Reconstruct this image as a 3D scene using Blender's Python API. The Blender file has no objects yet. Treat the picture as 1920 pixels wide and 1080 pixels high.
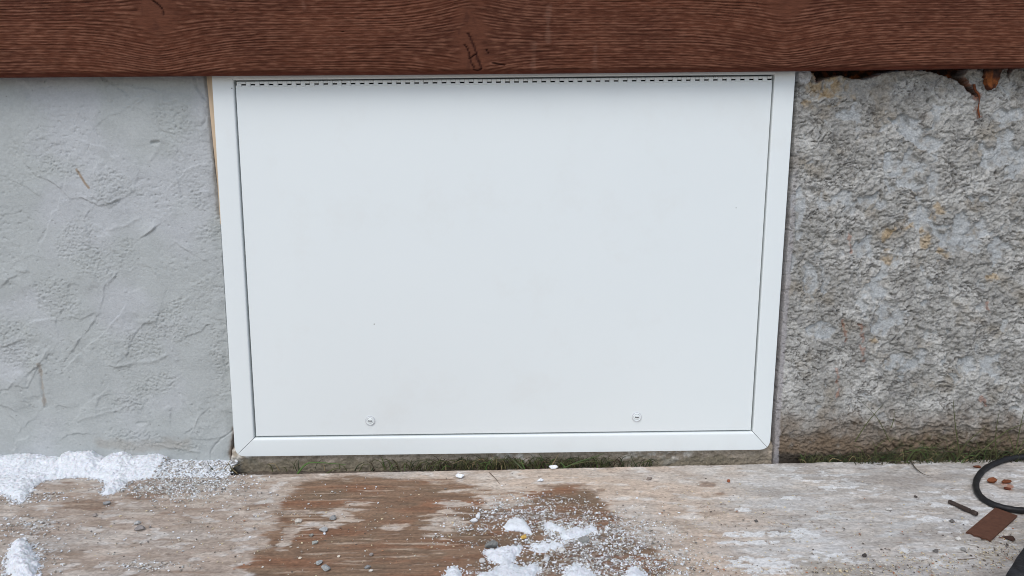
import bpy, bmesh, math, random
import numpy as np
from mathutils import Vector, Matrix

C = bpy.context.scene.collection
rng = np.random.default_rng(7)
random.seed(7)

# ------------------------------------------------------------------ camera
FOC = 1400.0
CP = np.array([0.4189, -1.2024, 0.4534])
YAW, PIT, ROL = 0.0109, 0.1679, -0.0055

def cam_axes():
    cy, sy = math.cos(YAW), math.sin(YAW); cp, sp = math.cos(PIT), math.sin(PIT)
    f = np.array([sy*cp, cy*cp, -sp]); r = np.array([cy, -sy, 0.0]); u = np.cross(r, f)
    cr, sr = math.cos(ROL), math.sin(ROL)
    return cr*r+sr*u, -sr*r+cr*u, f
AR, AU, AF = cam_axes()
cd = bpy.data.cameras.new('camera'); cam = bpy.data.objects.new('camera', cd); C.objects.link(cam)
cd.sensor_width = 36.0; cd.lens = FOC/1920*36; cd.clip_start = 0.02; cd.clip_end = 500
cam.matrix_world = Matrix(((AR[0], AU[0], -AF[0], CP[0]), (AR[1], AU[1], -AF[1], CP[1]),
                           (AR[2], AU[2], -AF[2], CP[2]), (0, 0, 0, 1)))
bpy.context.scene.camera = cam

# ------------------------------------------------------------------ sky, sun, exposure
SUN_EL, SUN_AZ = math.radians(52), math.radians(202)      # azimuth clockwise from +Y
w = bpy.data.worlds.new('World'); bpy.context.scene.world = w; w.use_nodes = True
nt = w.node_tree; bg = nt.nodes['Background']
sky = nt.nodes.new('ShaderNodeTexSky'); sky.sky_type = 'NISHITA'; sky.sun_disc = False
sky.sun_elevation = SUN_EL; sky.sun_rotation = SUN_AZ; sky.air_density = 1.0; sky.dust_density = 1.5; sky.ozone_density = 1.0
hs = nt.nodes.new('ShaderNodeHueSaturation'); hs.inputs['Saturation'].default_value = 0.75
nt.links.new(sky.outputs[0], hs.inputs['Color']); nt.links.new(hs.outputs[0], bg.inputs['Color'])
bg.inputs['Strength'].default_value = 0.15
sl = bpy.data.lights.new('sun', 'SUN'); sl.energy = 1.0; sl.angle = math.radians(38); sl.color = (1.0, 0.985, 0.97)
so = bpy.data.objects.new('sun', sl); C.objects.link(so)
sd = Vector((math.sin(SUN_AZ)*math.cos(SUN_EL), math.cos(SUN_AZ)*math.cos(SUN_EL), math.sin(SUN_EL)))
so.rotation_euler = sd.to_track_quat('Z', 'Y').to_euler(); so.location = sd*6
vs = bpy.context.scene.view_settings
vs.view_transform = 'Standard'; vs.look = 'None'; vs.gamma = 1.0; vs.exposure = 0.3; vs.use_curve_mapping = False
bpy.context.scene.cycles.max_bounces = 6
bpy.context.scene.cycles.filter_width = 1.0

# ------------------------------------------------------------------ survey helpers: where a sight line meets the wall or the board
def ray(px, py):
    return FOC*AF + (px-960)*AR - (py-540)*AU
def onY(px, py, y0):
    d = ray(px, py); t = (y0-CP[1])/d[1]; return CP+t*d
def onZ(px, py, z0):
    d = ray(px, py); t = (z0-CP[2])/d[2]; return CP+t*d
YW = 0.009                                  # mean face of the foundation wall
ZF = float(onY(960, 879, -0.028)[2])        # top of the plywood

# ------------------------------------------------------------------ numpy noise
def _h(ix, iy, seed):
    h = (ix.astype(np.int64)*374761393 + iy.astype(np.int64)*668265263 + seed*1442695041) & 0xffffffff
    h = ((h ^ (h >> 13))*1274126177) & 0xffffffff
    h = (h ^ (h >> 16)) & 0xffffffff
    h = (h*2246822519) & 0xffffffff
    return ((h ^ (h >> 15)) & 0xffffff)/float(0x1000000)
def perlin(x, y, seed=0):
    x, y = np.broadcast_arrays(x, y)
    xi = np.floor(x); yi = np.floor(y); fx = x-xi; fy = y-yi
    u = fx*fx*fx*(fx*(fx*6-15)+10); v = fy*fy*fy*(fy*(fy*6-15)+10)
    def g(dx, dy):
        a = _h(xi+dx, yi+dy, seed)*2*np.pi
        return np.cos(a)*(fx-dx)+np.sin(a)*(fy-dy)
    a = g(0, 0); b = g(1, 0); c = g(0, 1); d = g(1, 1)
    return 1.5*((a+(b-a)*u)+((c+(d-c)*u)-(a+(b-a)*u))*v)
def fbm(x, y, seed=0, oc=4, gain=.5):
    s = 0; a = 1; n = 0
    for k in range(oc):
        s = s+a*perlin(x*2**k, y*2**k, seed+17*k); n += a; a *= gain
    return s/n
def ridged(x, y, seed=0, oc=4, gain=.55):
    s = 0; a = 1; n = 0
    for k in range(oc):
        s = s+a*(1-2*np.abs(perlin(x*2**k, y*2**k, seed+31*k))); n += a; a *= gain
    return s/n
def worley(x, y, seed=0):
    x, y = np.broadcast_arrays(x, y)
    xi = np.floor(x); yi = np.floor(y); f1 = np.full(x.shape, 9.); f2 = f1.copy(); cid = np.zeros(x.shape)
    for dx in (-1, 0, 1):
        for dy in (-1, 0, 1):
            jx = _h(xi+dx, yi+dy, seed); jy = _h(xi+dx, yi+dy, seed+5)
            d = np.hypot(xi+dx+jx-x, yi+dy+jy-y)
            c = _h(xi+dx, yi+dy, seed+9)
            new = d < f1
            f2 = np.where(new, f1, np.minimum(f2, d)); cid = np.where(new, c, cid); f1 = np.where(new, d, f1)
    return f1, f2, cid
def ss(a, b, x):
    t = np.clip((x-a)/(b-a), 0, 1); return t*t*(3-2*t)
def seg_dist(X, Z, pts):
    """distance to a polyline, signed side, and position 0..1 along it"""
    D = np.full(X.shape, 1e9); S = np.zeros(X.shape); T = np.zeros(X.shape); n = len(pts)-1
    for i in range(n):
        ax, az = pts[i]; bx, bz = pts[i+1]; ex, ez = bx-ax, bz-az
        L = ex*ex+ez*ez+1e-12
        t = np.clip(((X-ax)*ex+(Z-az)*ez)/L, 0, 1)
        dx = X-(ax+t*ex); dz = Z-(az+t*ez); d = np.hypot(dx, dz)
        m = d < D
        D = np.where(m, d, D); S = np.where(m, np.sign(ex*dz-ez*dx), S); T = np.where(m, (i+t)/n, T)
    return D, S, T
def poly_sd(X, Y, poly):
    """signed distance to a closed outline, positive inside"""
    D = np.full(X.shape, 1e9); ins = np.zeros(X.shape, bool); n = len(poly)
    for i in range(n):
        ax, ay = poly[i]; bx, by = poly[(i+1) % n]; ex, ey = bx-ax, by-ay
        t = np.clip(((X-ax)*ex+(Y-ay)*ey)/(ex*ex+ey*ey+1e-12), 0, 1)
        D = np.minimum(D, np.hypot(X-(ax+t*ex), Y-(ay+t*ey)))
        c = ((ay > Y) != (by > Y)) & (X < (bx-ax)*(Y-ay)/(by-ay+1e-12)+ax)
        ins ^= c
    return np.where(ins, D, -D)
def wallpts(pp, y=YW):
    return [(float(p[0]), float(p[2])) for p in (onY(a, b, y) for a, b in pp)]
def floorpts(pp, z=None):
    z = ZF if z is None else z
    return [(float(p[0]), float(p[1])) for p in (onZ(a, b, z) for a, b in pp)]
def col3(c): return np.array(c, float)
def mix(a, b, t):
    t = np.asarray(t)[..., None]; return a*(1-t)+b*t

# ------------------------------------------------------------------ materials
def material(name, base=None, rough=.8, bump=(), spec=.3, metal=0.0, var=0.0, vscale=60, sss=0.0, rvar=0.0, squash=None):
    m = bpy.data.materials.new(name); m.use_nodes = True; t = m.node_tree; N = t.nodes; L = t.links
    b = N['Principled BSDF']; b.inputs['Roughness'].default_value = rough
    b.inputs['Specular IOR Level'].default_value = spec; b.inputs['Metallic'].default_value = metal
    if sss:
        b.inputs['Subsurface Weight'].default_value = sss; b.inputs['Subsurface Scale'].default_value = .01
    tc = N.new('ShaderNodeTexCoord'); src = tc.outputs['Object']
    if squash:
        mp = N.new('ShaderNodeMapping'); mp.inputs['Scale'].default_value = squash; L.new(src, mp.inputs[0]); src = mp.outputs[0]
    if base is None:
        at = N.new('ShaderNodeAttribute'); at.attribute_name = 'Col'; colr = at.outputs['Color']
    else:
        rg = N.new('ShaderNodeRGB'); rg.outputs[0].default_value = (*base, 1); colr = rg.outputs[0]
    if var:
        nz = N.new('ShaderNodeTexNoise'); nz.inputs['Scale'].default_value = vscale; nz.inputs['Detail'].default_value = 5
        nz.inputs['Roughness'].default_value = .65; L.new(src, nz.inputs['Vector'])
        mr = N.new('ShaderNodeMapRange'); mr.inputs[1].default_value = .3; mr.inputs[2].default_value = .7
        mr.inputs[3].default_value = 1-var; mr.inputs[4].default_value = 1+var; L.new(nz.outputs[0], mr.inputs[0])
        vm = N.new('ShaderNodeVectorMath'); vm.operation = 'SCALE'
        L.new(colr, vm.inputs[0]); L.new(mr.outputs[0], vm.inputs['Scale']); colr = vm.outputs[0]
    L.new(colr, b.inputs['Base Color'])
    if rvar:
        nz = N.new('ShaderNodeTexNoise'); nz.inputs['Scale'].default_value = 9; L.new(src, nz.inputs['Vector'])
        mr = N.new('ShaderNodeMapRange'); mr.inputs[1].default_value = .3; mr.inputs[2].default_value = .7
        mr.inputs[3].default_value = rough-rvar; mr.inputs[4].default_value = rough+rvar
        L.new(nz.outputs[0], mr.inputs[0]); L.new(mr.outputs[0], b.inputs['Roughness'])
    prev = None
    for sc, dist, st in bump:
        nz = N.new('ShaderNodeTexNoise'); nz.inputs['Scale'].default_value = sc; nz.inputs['Detail'].default_value = 4
        L.new(src, nz.inputs['Vector'])
        bp = N.new('ShaderNodeBump'); bp.inputs['Distance'].default_value = dist; bp.inputs['Strength'].default_value = st
        L.new(nz.outputs[0], bp.inputs['Height'])
        if prev: L.new(prev, bp.inputs['Normal'])
        prev = bp.outputs[0]
    if prev: L.new(prev, b.inputs['Normal'])
    return m

M_plaster = material('grey_plaster', rough=.85, var=.08, vscale=260, bump=((480, .0008, .7), (180, .0008, .35)))
M_rough = material('weathered_render', rough=.95, var=.28, vscale=300, bump=((420, .0016, .9), (900, .0008, .6)))
M_base = material('dirty_concrete', rough=.95, var=.25, vscale=240, bump=((380, .0014, .8),))
M_board = material('brown_stained_wood', rough=.75, var=.22, vscale=420, spec=.08, squash=(.16, 1, 1), bump=((900, .0006, .7),))
M_ply = material('weathered_plywood', rough=.85, var=.26, vscale=420, squash=(.45, 1, 1), bump=((600, .0008, .8),))
M_wood = material('raw_timber', base=(.58, .44, .30), rough=.75, var=.22, vscale=60, squash=(1, 1, .12), bump=((300, .0006, .5),))
M_snow = material('snow', base=(.75, .77, .79), rough=.7, spec=.2, sss=.1, var=.12, vscale=150, bump=((170, .003, .8), (500, .0016, .9)))
M_grain = material('grain', rough=.6, spec=.3)
M_soil = material('dark_soil', base=(.13, .105, .08), rough=1, var=.5, vscale=90, bump=((150, .004, .9),))
M_ground = material('winter_ground', base=(.30, .28, .255), rough=1, var=.35, vscale=14, bump=((60, .01, .8),))
M_rust = material('rust', rough=.9, var=.45, vscale=170, bump=((260, .0015, .9),))
M_cable = material('black_rubber', base=(.013, .013, .014), rough=.5, spec=.35, var=.5, vscale=120, rvar=.12, bump=((200, .0006, .5),))
M_bit = material('dark_brown_steel', base=(.060, .042, .034), rough=.5, spec=.5, metal=.35, var=.4, vscale=200, bump=((400, .0004, .5),))
M_strip = material('red_brown_metal', base=(.115, .050, .030), rough=.6, var=.22, vscale=150, bump=((160, .0008, .5),))
M_grass = material('grass_blade', rough=.7, spec=.25)
M_black = material('black_dusty_rubber', base=(.018, .018, .020), rough=.55, var=.6, vscale=90, bump=((70, .004, .9), (260, .001, .7)))
M_stone = material('stone', rough=.9, var=.25, vscale=300, bump=((350, .001, .7),))
M_dark = material('gap_shade_black', base=(.012, .013, .014), rough=.9, spec=.05)  # near black, put in for the shade in the gaps round the door
M_felt = material('grey_slot_metal', base=(.11, .112, .115), rough=.6)

def white_paint():
    m = material('white_powder_coat', base=(.755, .795, .785), rough=.42, spec=.4, rvar=.06,
                 bump=((4.0, .004, .12), (1400, .00012, .35)))
    t = m.node_tree; N = t.nodes; L = t.links; b = N['Principled BSDF']
    tc = N['Texture Coordinate']
    colr = b.inputs['Base Color'].links[0].from_socket
    # sparse dark specks of dirt
    vo = N.new('ShaderNodeTexVoronoi'); vo.inputs['Scale'].default_value = 34; L.new(tc.outputs['Object'], vo.inputs['Vector'])
    d = N.new('ShaderNodeMapRange'); d.inputs[1].default_value = .022; d.inputs[2].default_value = .045; d.inputs[3].default_value = 1; d.inputs[4].default_value = 0
    L.new(vo.outputs['Distance'], d.inputs[0])
    sx = N.new('ShaderNodeSeparateColor'); L.new(vo.outputs['Color'], sx.inputs[0])
    gt = N.new('ShaderNodeMath'); gt.operation = 'GREATER_THAN'; gt.inputs[1].default_value = .955; L.new(sx.outputs[0], gt.inputs[0])
    mu = N.new('ShaderNodeMath'); mu.operation = 'MULTIPLY'; L.new(gt.outputs[0], mu.inputs[0]); L.new(d.outputs[0], mu.inputs[1])
    m1 = N.new('ShaderNodeMixRGB'); m1.inputs[2].default_value = (.22, .21, .19, 1); L.new(mu.outputs[0], m1.inputs[0]); L.new(colr, m1.inputs[1])
    # faint handling smudges
    nz = N.new('ShaderNodeTexNoise'); nz.inputs['Scale'].default_value = 7; nz.inputs['Detail'].default_value = 7; nz.inputs['Roughness'].default_value = .7
    L.new(tc.outputs['Object'], nz.inputs['Vector'])
    r = N.new('ShaderNodeMapRange'); r.inputs[1].default_value = .54; r.inputs[2].default_value = .78; r.inputs[3].default_value = 0; r.inputs[4].default_value = .26
    L.new(nz.outputs[0], r.inputs[0])
    m2 = N.new('ShaderNodeMixRGB'); m2.inputs[2].default_value = (.66, .645, .60, 1); L.new(r.outputs[0], m2.inputs[0]); L.new(m1.outputs[0], m2.inputs[1])
    L.new(m2.outputs[0], b.inputs['Base Color'])
    return m
M_white = white_paint()

# ------------------------------------------------------------------ object helpers
def tag(o, label=None, cat=None, group=None, kind=None):
    if label: o['label'] = label
    if cat: o['category'] = cat
    if group: o['group'] = group
    if kind: o['kind'] = kind
    return o
def thing(name, label, cat, loc=(0, 0, 0), group=None):
    o = bpy.data.objects.new(name, None); C.objects.link(o); o.location = loc; o.empty_display_size = .05
    return tag(o, label, cat, group)
def link(name, me, m, parent=None):
    o = bpy.data.objects.new(name, me); C.objects.link(o); me.materials.append(m)
    if parent:
        o.parent = parent
        o.matrix_parent_inverse = Matrix.Translation(-Vector(parent.location))
    return o
def raw_mesh(name, V, F, col=None, smooth=True):
    """V (n,3) array, F (m,k) array of one polygon size"""
    me = bpy.data.meshes.new(name); V = np.ascontiguousarray(V, dtype=np.float32); F = np.ascontiguousarray(F, dtype=np.int32)
    me.vertices.add(len(V)); me.vertices.foreach_set('co', V.ravel())
    k = F.shape[1]; me.loops.add(F.size); me.loops.foreach_set('vertex_index', F.ravel())
    me.polygons.add(len(F)); me.polygons.foreach_set('loop_start', np.arange(0, F.size, k, dtype=np.int32))
    me.polygons.foreach_set('use_smooth', np.full(len(F), smooth))
    if col is not None:
        a = me.attributes.new('Col', 'FLOAT_COLOR', 'POINT')
        cc = np.ones((len(V), 4), np.float32); cc[:, :3] = col; a.data.foreach_set('color', cc.ravel())
    me.update(calc_edges=True); me.validate(); return me
def grid_mesh(name, X, Y, Z, col=None, keep=None, flip=False):
    r, c = X.shape; idx = np.arange(r*c).reshape(r, c)
    q = np.stack([idx[:-1, :-1], idx[:-1, 1:], idx[1:, 1:], idx[1:, :-1]], -1)
    if keep is not None: q = q[keep]
    q = q.reshape(-1, 4)
    if flip: q = q[:, ::-1]
    V = np.stack([X, Y, Z], -1).reshape(-1, 3); cl = None if col is None else col.reshape(-1, 3)
    used = np.unique(q); mp = np.full(len(V), -1); mp[used] = np.arange(len(used))
    return raw_mesh(name, V[used], mp[q], None if cl is None else cl[used])
def axis(a, b, c, d, fine, coarse):
    """samples a..d, fine between b and c"""
    o = [np.linspace(b, c, int((c-b)/fine)+1)]
    if a < b: o.insert(0, np.linspace(a, b, max(2, int((b-a)/coarse)))[:-1])
    if d > c: o.append(np.linspace(c, d, max(2, int((d-c)/coarse)))[1:])
    return np.concatenate(o)
def bm_obj(name, bm, m, parent=None, smooth=False, angle=None):
    me = bpy.data.meshes.new(name); bmesh.ops.recalc_face_normals(bm, faces=bm.faces); bm.to_mesh(me); bm.free()
    for p in me.polygons: p.use_smooth = smooth
    if angle is not None:
        me.set_sharp_from_angle(angle=math.radians(angle))
    return link(name, me, m, parent)
def tube_arrays(P, R, seg=8, cap=True):
    P = [Vector(p) for p in P]; n = len(P); V = []; F = []
    up = Vector((0.13, .27, 1)).normalized()
    for i, p in enumerate(P):
        t = (P[min(i+1, n-1)]-P[max(i-1, 0)]).normalized()
        s = t.cross(up)
        if s.length < 1e-3: s = t.cross(Vector((1, 0, 0)))
        s.normalize(); q = s.cross(t)
        for k in range(seg):
            a = 2*math.pi*k/seg; V.append(p+(s*math.cos(a)+q*math.sin(a))*R[i])
    for i in range(n-1):
        for k in range(seg):
            a = i*seg+k; b = i*seg+(k+1) % seg; F.append((a, b, b+seg, a+seg))
    return [tuple(v) for v in V], F
def spline(P, n=10):
    P = [np.array(p, float) for p in P]; out = []
    Q = [2*P[0]-P[1]]+P+[2*P[-1]-P[-2]]
    for i in range(1, len(Q)-2):
        for k in range(n):
            t = k/n; a, b, c, d = Q[i-1], Q[i], Q[i+1], Q[i+2]
            out.append(.5*((2*b)+(-a+c)*t+(2*a-5*b+4*c-d)*t*t+(-a+3*b-3*c+d)*t**3))
    out.append(P[-1]); return out

# ================================================================== SETTING
# ground: one sheet to the horizon, just under the plywood
ax = np.concatenate([-np.geomspace(200, 1.5, 14), np.linspace(-1.2, 2.2, 60), np.geomspace(2.6, 200, 14)])
ay = np.concatenate([-np.geomspace(200, 1.5, 14), np.linspace(-1.3, 0.3, 40), np.geomspace(.6, 200, 12)])
GX, GY = np.meshgrid(ax, ay)
near = np.exp(-((GX-.4)/2)**2-((GY+.4)/1.6)**2)
GZ = ZF-.030+near*.006*fbm(GX*9, GY*9, 3, 3)
g = link('ground', grid_mesh('ground', GX, GY, GZ), M_ground); tag(g, kind='structure')

# ------------------------------------------------------------------ foundation wall
wall = thing('foundation_wall', 'grey plastered foundation wall around the white hatch, smooth on the left and rough on the right', 'wall', (0.42, YW, ZF))
ZB, ZT = ZF-.06, .70
def edge_fn(pts):
    q = sorted([(z, x) for x, z in wallpts(pts, 0.0)]); zz = [a for a, b in q]; xx = [b for a, b in q]
    s0 = (xx[1]-xx[0])/(zz[1]-zz[0]); s1 = (xx[-1]-xx[-2])/(zz[-1]-zz[-2])
    zz = [zz[0]-.2]+zz+[zz[-1]+.2]; xx = [xx[0]-.2*s0*0]+xx+[xx[-1]+.2*s1*0]
    return lambda z: np.interp(z, zz, xx)
LE = edge_fn([(383, 142), (389, 200), (396, 290), (402, 350), (408, 400), (415, 520), (423, 640), (432, 780), (436, 808), (430, 835), (428, 880)])
RE = edge_fn([(1500, 128), (1496, 220), (1490, 330), (1482, 440), (1474, 560), (1465, 680), (1458, 780), (1455, 860)])

# --- smooth trowelled plaster, left of the hatch
xl = onY(0, 500, 0)[0]-.03
tx = axis(-1.3, xl, 0, 0, .00135, .012)             # measured leftward from the edge at 0
zz = axis(ZB, ZF-.005, .60, ZT, .00135, .01)
T_, Z_ = np.meshgrid(tx, zz)
E_ = LE(Z_)+.0016*fbm(Z_*60, Z_*0+3.3, 5, 4)
X_ = T_*((E_+.0)/1.0*0+1)+E_*ss(-.45, 0, T_)         # the last half metre leans with the hatch edge
wx = X_+.007*fbm(X_*14, Z_*14, 11, 3)+.0022*fbm(X_*90, Z_*90, 13, 3); wz = Z_+.007*fbm(X_*14, Z_*14, 12, 3)+.0022*fbm(X_*90, Z_*90, 14, 3)
H = .0028*fbm(X_*5, Z_*5, 1, 3)+.0010*fbm(X_*14+Z_*9, Z_*20, 2, 3)
for k, (fq, st, thr, sd_) in enumerate(((6, 1.6, .05, 21), (5, 2.0, -.1, 24), (3, 2.6, .0, 25), (4, 2.2, .08, 26))):
    a = .6+.7*k; u = (wx*math.cos(a)+wz*math.sin(a))*fq; v = (-wx*math.sin(a)+wz*math.cos(a))*fq*st
    n = fbm(u, v, sd_, 5, .42)-thr
    fade = ss(-.15, .25, fbm(X_*6, Z_*6, sd_+40, 2))
    H += .0015*fade*ss(-.006, .014, n)*np.exp(-np.clip(n, 0, 1)*4.5)*ss(-.25, .15, fbm(X_*18, Z_*18, sd_+60, 3))
def ell(px, py, rx, ry, pl=YW):
    c = onY(px, py, pl); s = (CP[1]*-1+pl)/FOC*1.02
    return ((X_-c[0])/(rx*s))**2+((Z_-c[2])/(ry*s))**2
gm = ss(.12, .34, fbm(wx*7, wz*9, 31, 4))*.45
for e in ((165, 465, 55, 48), (385, 415, 26, 50), (320, 610, 34, 45), (262, 655, 55, 30), (408, 665, 16, 60), (100, 310, 55, 24), (22, 640, 42, 60),
          (210, 352, 45, 24), (275, 712, 45, 26), (120, 560, 55, 40), (315, 215, 30, 40), (250, 820, 60, 16), (60, 790, 16, 45), (345, 842, 22, 12), (230, 755, 38, 12)):
    q = ell(*e)*.8+3.4*fbm(wx*17, wz*20, 33, 6)
    gm = np.maximum(gm, ss(1.2, .1, q))
gr = ridged(X_*165+8*perlin(X_*20, Z_*20, 3), Z_*185+6*perlin(X_*30, Z_*30, 4), 35, 3)
gr2 = ridged(X_*60, Z_*95, 36, 3)
pits = ss(.10, .40, fbm(X_*200+2*perlin(X_*40, Z_*40, 7), Z_*250, 38, 3))
H += gm*(.0005*gr+.0002*gr2-.0012*pits-.0001+.0013*fbm(X_*190, Z_*240, 44, 2))
sand = ss(-.15, .35, fbm(X_*9, Z_*11, 39, 4)); H += .00020*fbm(X_*160, Z_*200, 37, 3)+sand*.00065*fbm(X_*110, Z_*150, 40, 3)-.0011*sand*ss(.26, .5, fbm(X_*120, Z_*160, 43, 2))
strokes = [  # (points, height, half width, kind)  s = step down below/right of the line, r = thin ridge, c = groove
 ([(38,283),(45,308),(62,325),(70,333),(90,338),(110,350),(132,370),(155,371),(175,382),(190,387),(210,381),(240,367),(255,355),(259,333)],.0026,.020,'u'),
 ([(260,450),(280,440),(292,427),(305,417)],.0030,.010,'u'),([(200,433),(240,418),(262,408)],.0010,.003,'r'),
 ([(313,462),(330,455),(350,468),(380,485),(415,505)],.0014,.012,'u'),([(0,415),(15,402),(30,397)],.0014,.010,'u'),
 ([(368,365),(385,358),(400,360)],.0018,.010,'d'),
 ([(237,565),(225,590),(205,615),(185,635),(160,655),(140,670),(125,682)],.0026,.022,'u'),
 ([(192,560),(183,590),(165,618),(140,650),(112,684)],.0016,.016,'d'),
 ([(305,562),(298,590),(295,602),(275,610),(262,620),(250,635),(240,660),(222,680),(215,690)],.0020,.018,'d'),
 ([(215,690),(250,682),(285,675),(312,665)],.0016,.0035,'r'),
 ([(50,640),(50,605),(70,600),(95,597),(108,600),(112,625),(105,650)],.0016,.014,'d'),([(0,655),(25,645),(45,640)],.0022,.014,'u'),
 ([(45,712),(55,700),(70,687),(85,680)],.0022,.008,'u'),([(55,700),(55,725),(70,750)],.0014,.0028,'c'),
 ([(115,822),(130,812),(150,808),(175,815)],.0020,.010,'u'),([(150,785),(180,780),(215,770),(240,760)],.0013,.003,'r'),
 ([(345,812),(360,800),(375,782),(390,772),(403,765)],.0016,.008,'u'),([(398,862),(398,845),(405,830),(425,818),(440,806)],.0022,.0014,'c'),
 ([(350,820),(400,822),(430,818)],.0014,.006,'u'),([(290,835),(330,842),(375,845)],.0018,.0022,'r'),
 ([(222,163),(235,170),(242,184)],.0022,.0022,'c'),([(190,143),(205,152),(215,155)],.0022,.0030,'c'),([(255,183),(265,187),(258,194)],.0022,.0022,'r'),
 ([(240,198),(250,200),(247,206)],.0014,.0018,'r'),([(175,255),(175,240),(190,226),(205,218),(230,212)],.0008,.010,'u'),([(60,268),(80,257),(105,250)],.0010,.008,'u'),
 ([(284,268),(296,264)],.0040,.0022,'c'),([(366,143),(369,165),(378,180),(384,188)],.0030,.0025,'c'),([(383,205),(384,225),(378,240),(368,240),(375,258)],.0020,.0020,'c'),
 ([(300,248),(318,250),(324,262)],.0020,.0024,'c'),([(255,348),(259,333)],.0014,.0020,'c'),([(70,455),(85,430)],.0012,.003,'c'),([(310,245),(300,270),(280,300)],.0010,.004,'r'),
 ([(78,690),(82,725),(85,760)],.0018,.0022,'c'),([(180,742),(175,752)],.0012,.003,'c'),([(258,795),(270,795)],.0016,.004,'c'),([(20,500),(60,480),(90,485)],.0010,.006,'u'),
 ([(330,690),(345,720),(340,760)],.0008,.006,'r'),([(0,545),(20,528),(45,505)],.0018,.010,'u'),([(0,740),(40,700)],.0010,.01,'d')]
for pts, hh, wd, kd in strokes:
    W = wallpts(pts); D, S, T = seg_dist(wx, wz, [(a+.0, b) for a, b in W])
    # work in the same warped frame so strokes come out slightly uneven
    if kd in 'rc':
        wv = wd*(.6+.5*np.sin(np.pi*np.clip(T, 0, 1)))
        b = hh*np.exp(-(D/wv)**2)*(.6+.6*fbm(X_*80, Z_*80, 51, 2)+.2)
        H += b if kd == 'r' else -b
    else:
        side = S if kd == 'u' else -S
        env = np.sin(np.pi*np.clip(T, .02, .98))**.4*(.7+.6*fbm(X_*50, Z_*50, 52, 2))
        H += hh*1.4*env*ss(-.0006, .0009, D*side)*np.exp(-D/wd)*(.35+.65*ss(-.35, .1, fbm(X_*35, Z_*35, 53, 3)))
nn = _h(np.round(X_*40), np.round(Z_*40), 3)
f1, f2, cid = worley(X_*30, Z_*30, 61)
H -= .0016*np.exp(-(f1/.045)**2)*(cid > .75)
H += .0012*np.exp(-(f1/.07)**2)*(cid < .06)
edge_roll = ss(-.016, 0, X_-E_)
H -= .0035*edge_roll*(.4+.6*np.clip(fbm(X_*8, Z_*22, 63, 3)*2+.5, 0, 1))
Yl = YW-H
base = col3((.405, .425, .415)); tint = col3((.44, .455, .46)); dull = col3((.355, .37, .35)); brown = col3((.25, .20, .15))
cl = mix(mix(base, tint, ss(-.1, .3, fbm(X_*6, Z_*6, 71, 3))), dull, np.clip(gm, 0, 1)*.25)
cl = cl*(1+.09*fbm(X_*22, Z_*22, 72, 4))[..., None]
D, S, T = seg_dist(X_, Z_, wallpts([(144, 318), (152, 330), (160, 343), (168, 352)])); cl = mix(cl, brown*1.2, ss(.0026, .0012, D))
D, S, T = seg_dist(X_, Z_, wallpts([(75, 682), (80, 710), (84, 760)])); cl = mix(cl, brown*1.1, ss(.0034, .0008, D+.004*fbm(X_*90, Z_*90, 8, 3))*.5)
D, S, T = seg_dist(X_, Z_, wallpts([(190, 830), (260, 838), (350, 832)])); cl = mix(cl, col3((.30, .27, .23)), ss(.016, .002, D+.010*fbm(X_*50, Z_*90, 9, 3))*.45)
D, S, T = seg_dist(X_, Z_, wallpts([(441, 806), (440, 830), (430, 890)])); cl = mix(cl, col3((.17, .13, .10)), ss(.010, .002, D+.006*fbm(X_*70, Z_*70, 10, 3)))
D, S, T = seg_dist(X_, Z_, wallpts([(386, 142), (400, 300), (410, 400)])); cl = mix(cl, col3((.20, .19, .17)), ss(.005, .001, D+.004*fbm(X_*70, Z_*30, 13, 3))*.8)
f1, f2, cid = worley(X_*55, Z_*55, 62); cl = mix(cl, col3((.12, .11, .10)), (cid > .9)*ss(.07, .03, f1)*.6)
# return the plaster into the opening along its edge
def ret(A, v): return np.concatenate([A, v], 1)
Xr = ret(X_, X_[:, -1:]+.0005); Zr = ret(Z_, Z_[:, -1:]); Yr = ret(Yl, Yl[:, -1:]*0+.06)
cr = np.concatenate([cl, cl[:, -1:]*.8], 1)
tag(link('smooth_plaster', grid_mesh('smooth_plaster', Xr, Yr, Zr, cr), M_plaster, wall), 'smooth trowelled grey plaster with ridges and cracks')

# --- rough weathered render, right of the hatch
xr = onY(1920, 500, 0)[0]+.03
tx = axis(0, 0, xr-RE(.3), 1.4, .00135, .012)
T_, Z_ = np.meshgrid(tx, zz)
E_ = RE(Z_)+.0012*fbm(Z_*70, Z_*0+1.3, 6, 4)
X_ = T_+E_*(1-ss(0, .4, T_))+RE(.3)*ss(0, .4, T_)
wa = .011; wx = X_+wa*fbm(X_*26, Z_*26, 111, 3)+.0035*fbm(X_*100, Z_*100, 113, 3); wz = Z_+wa*fbm(X_*26, Z_*26, 112, 3)+.0035*fbm(X_*100, Z_*100, 114, 3)
big = fbm(wx*9, wz*9, 101, 4)
mid = ridged(wx*50, wz*66, 102, 3, .6)
lump = 1-worley(wx*115, wz*150, 103)[0]
fine = ridged(wx*120, wz*170, 104, 3, .6)
sm_lo = .5+.5*np.clip(fbm(X_*5, Z_*5, 105, 2)*2.2, -1, 1)
calm = ss(.30, .10, Z_)*ss(1.12, .92, X_)             # the lower left corner is quieter
calm = np.maximum(calm*.75, ss(.40, .56, Z_)*.35)
amp = (1-.6*calm)
tq = fbm(wx*34, wz*42, 115, 4)*7; terr = np.floor(tq)+ss(0, .22, tq-np.floor(tq))
tq = fbm(wx*80, wz*98, 116, 3)*5; terr2 = np.floor(tq)+ss(0, .3, tq-np.floor(tq))
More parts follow.
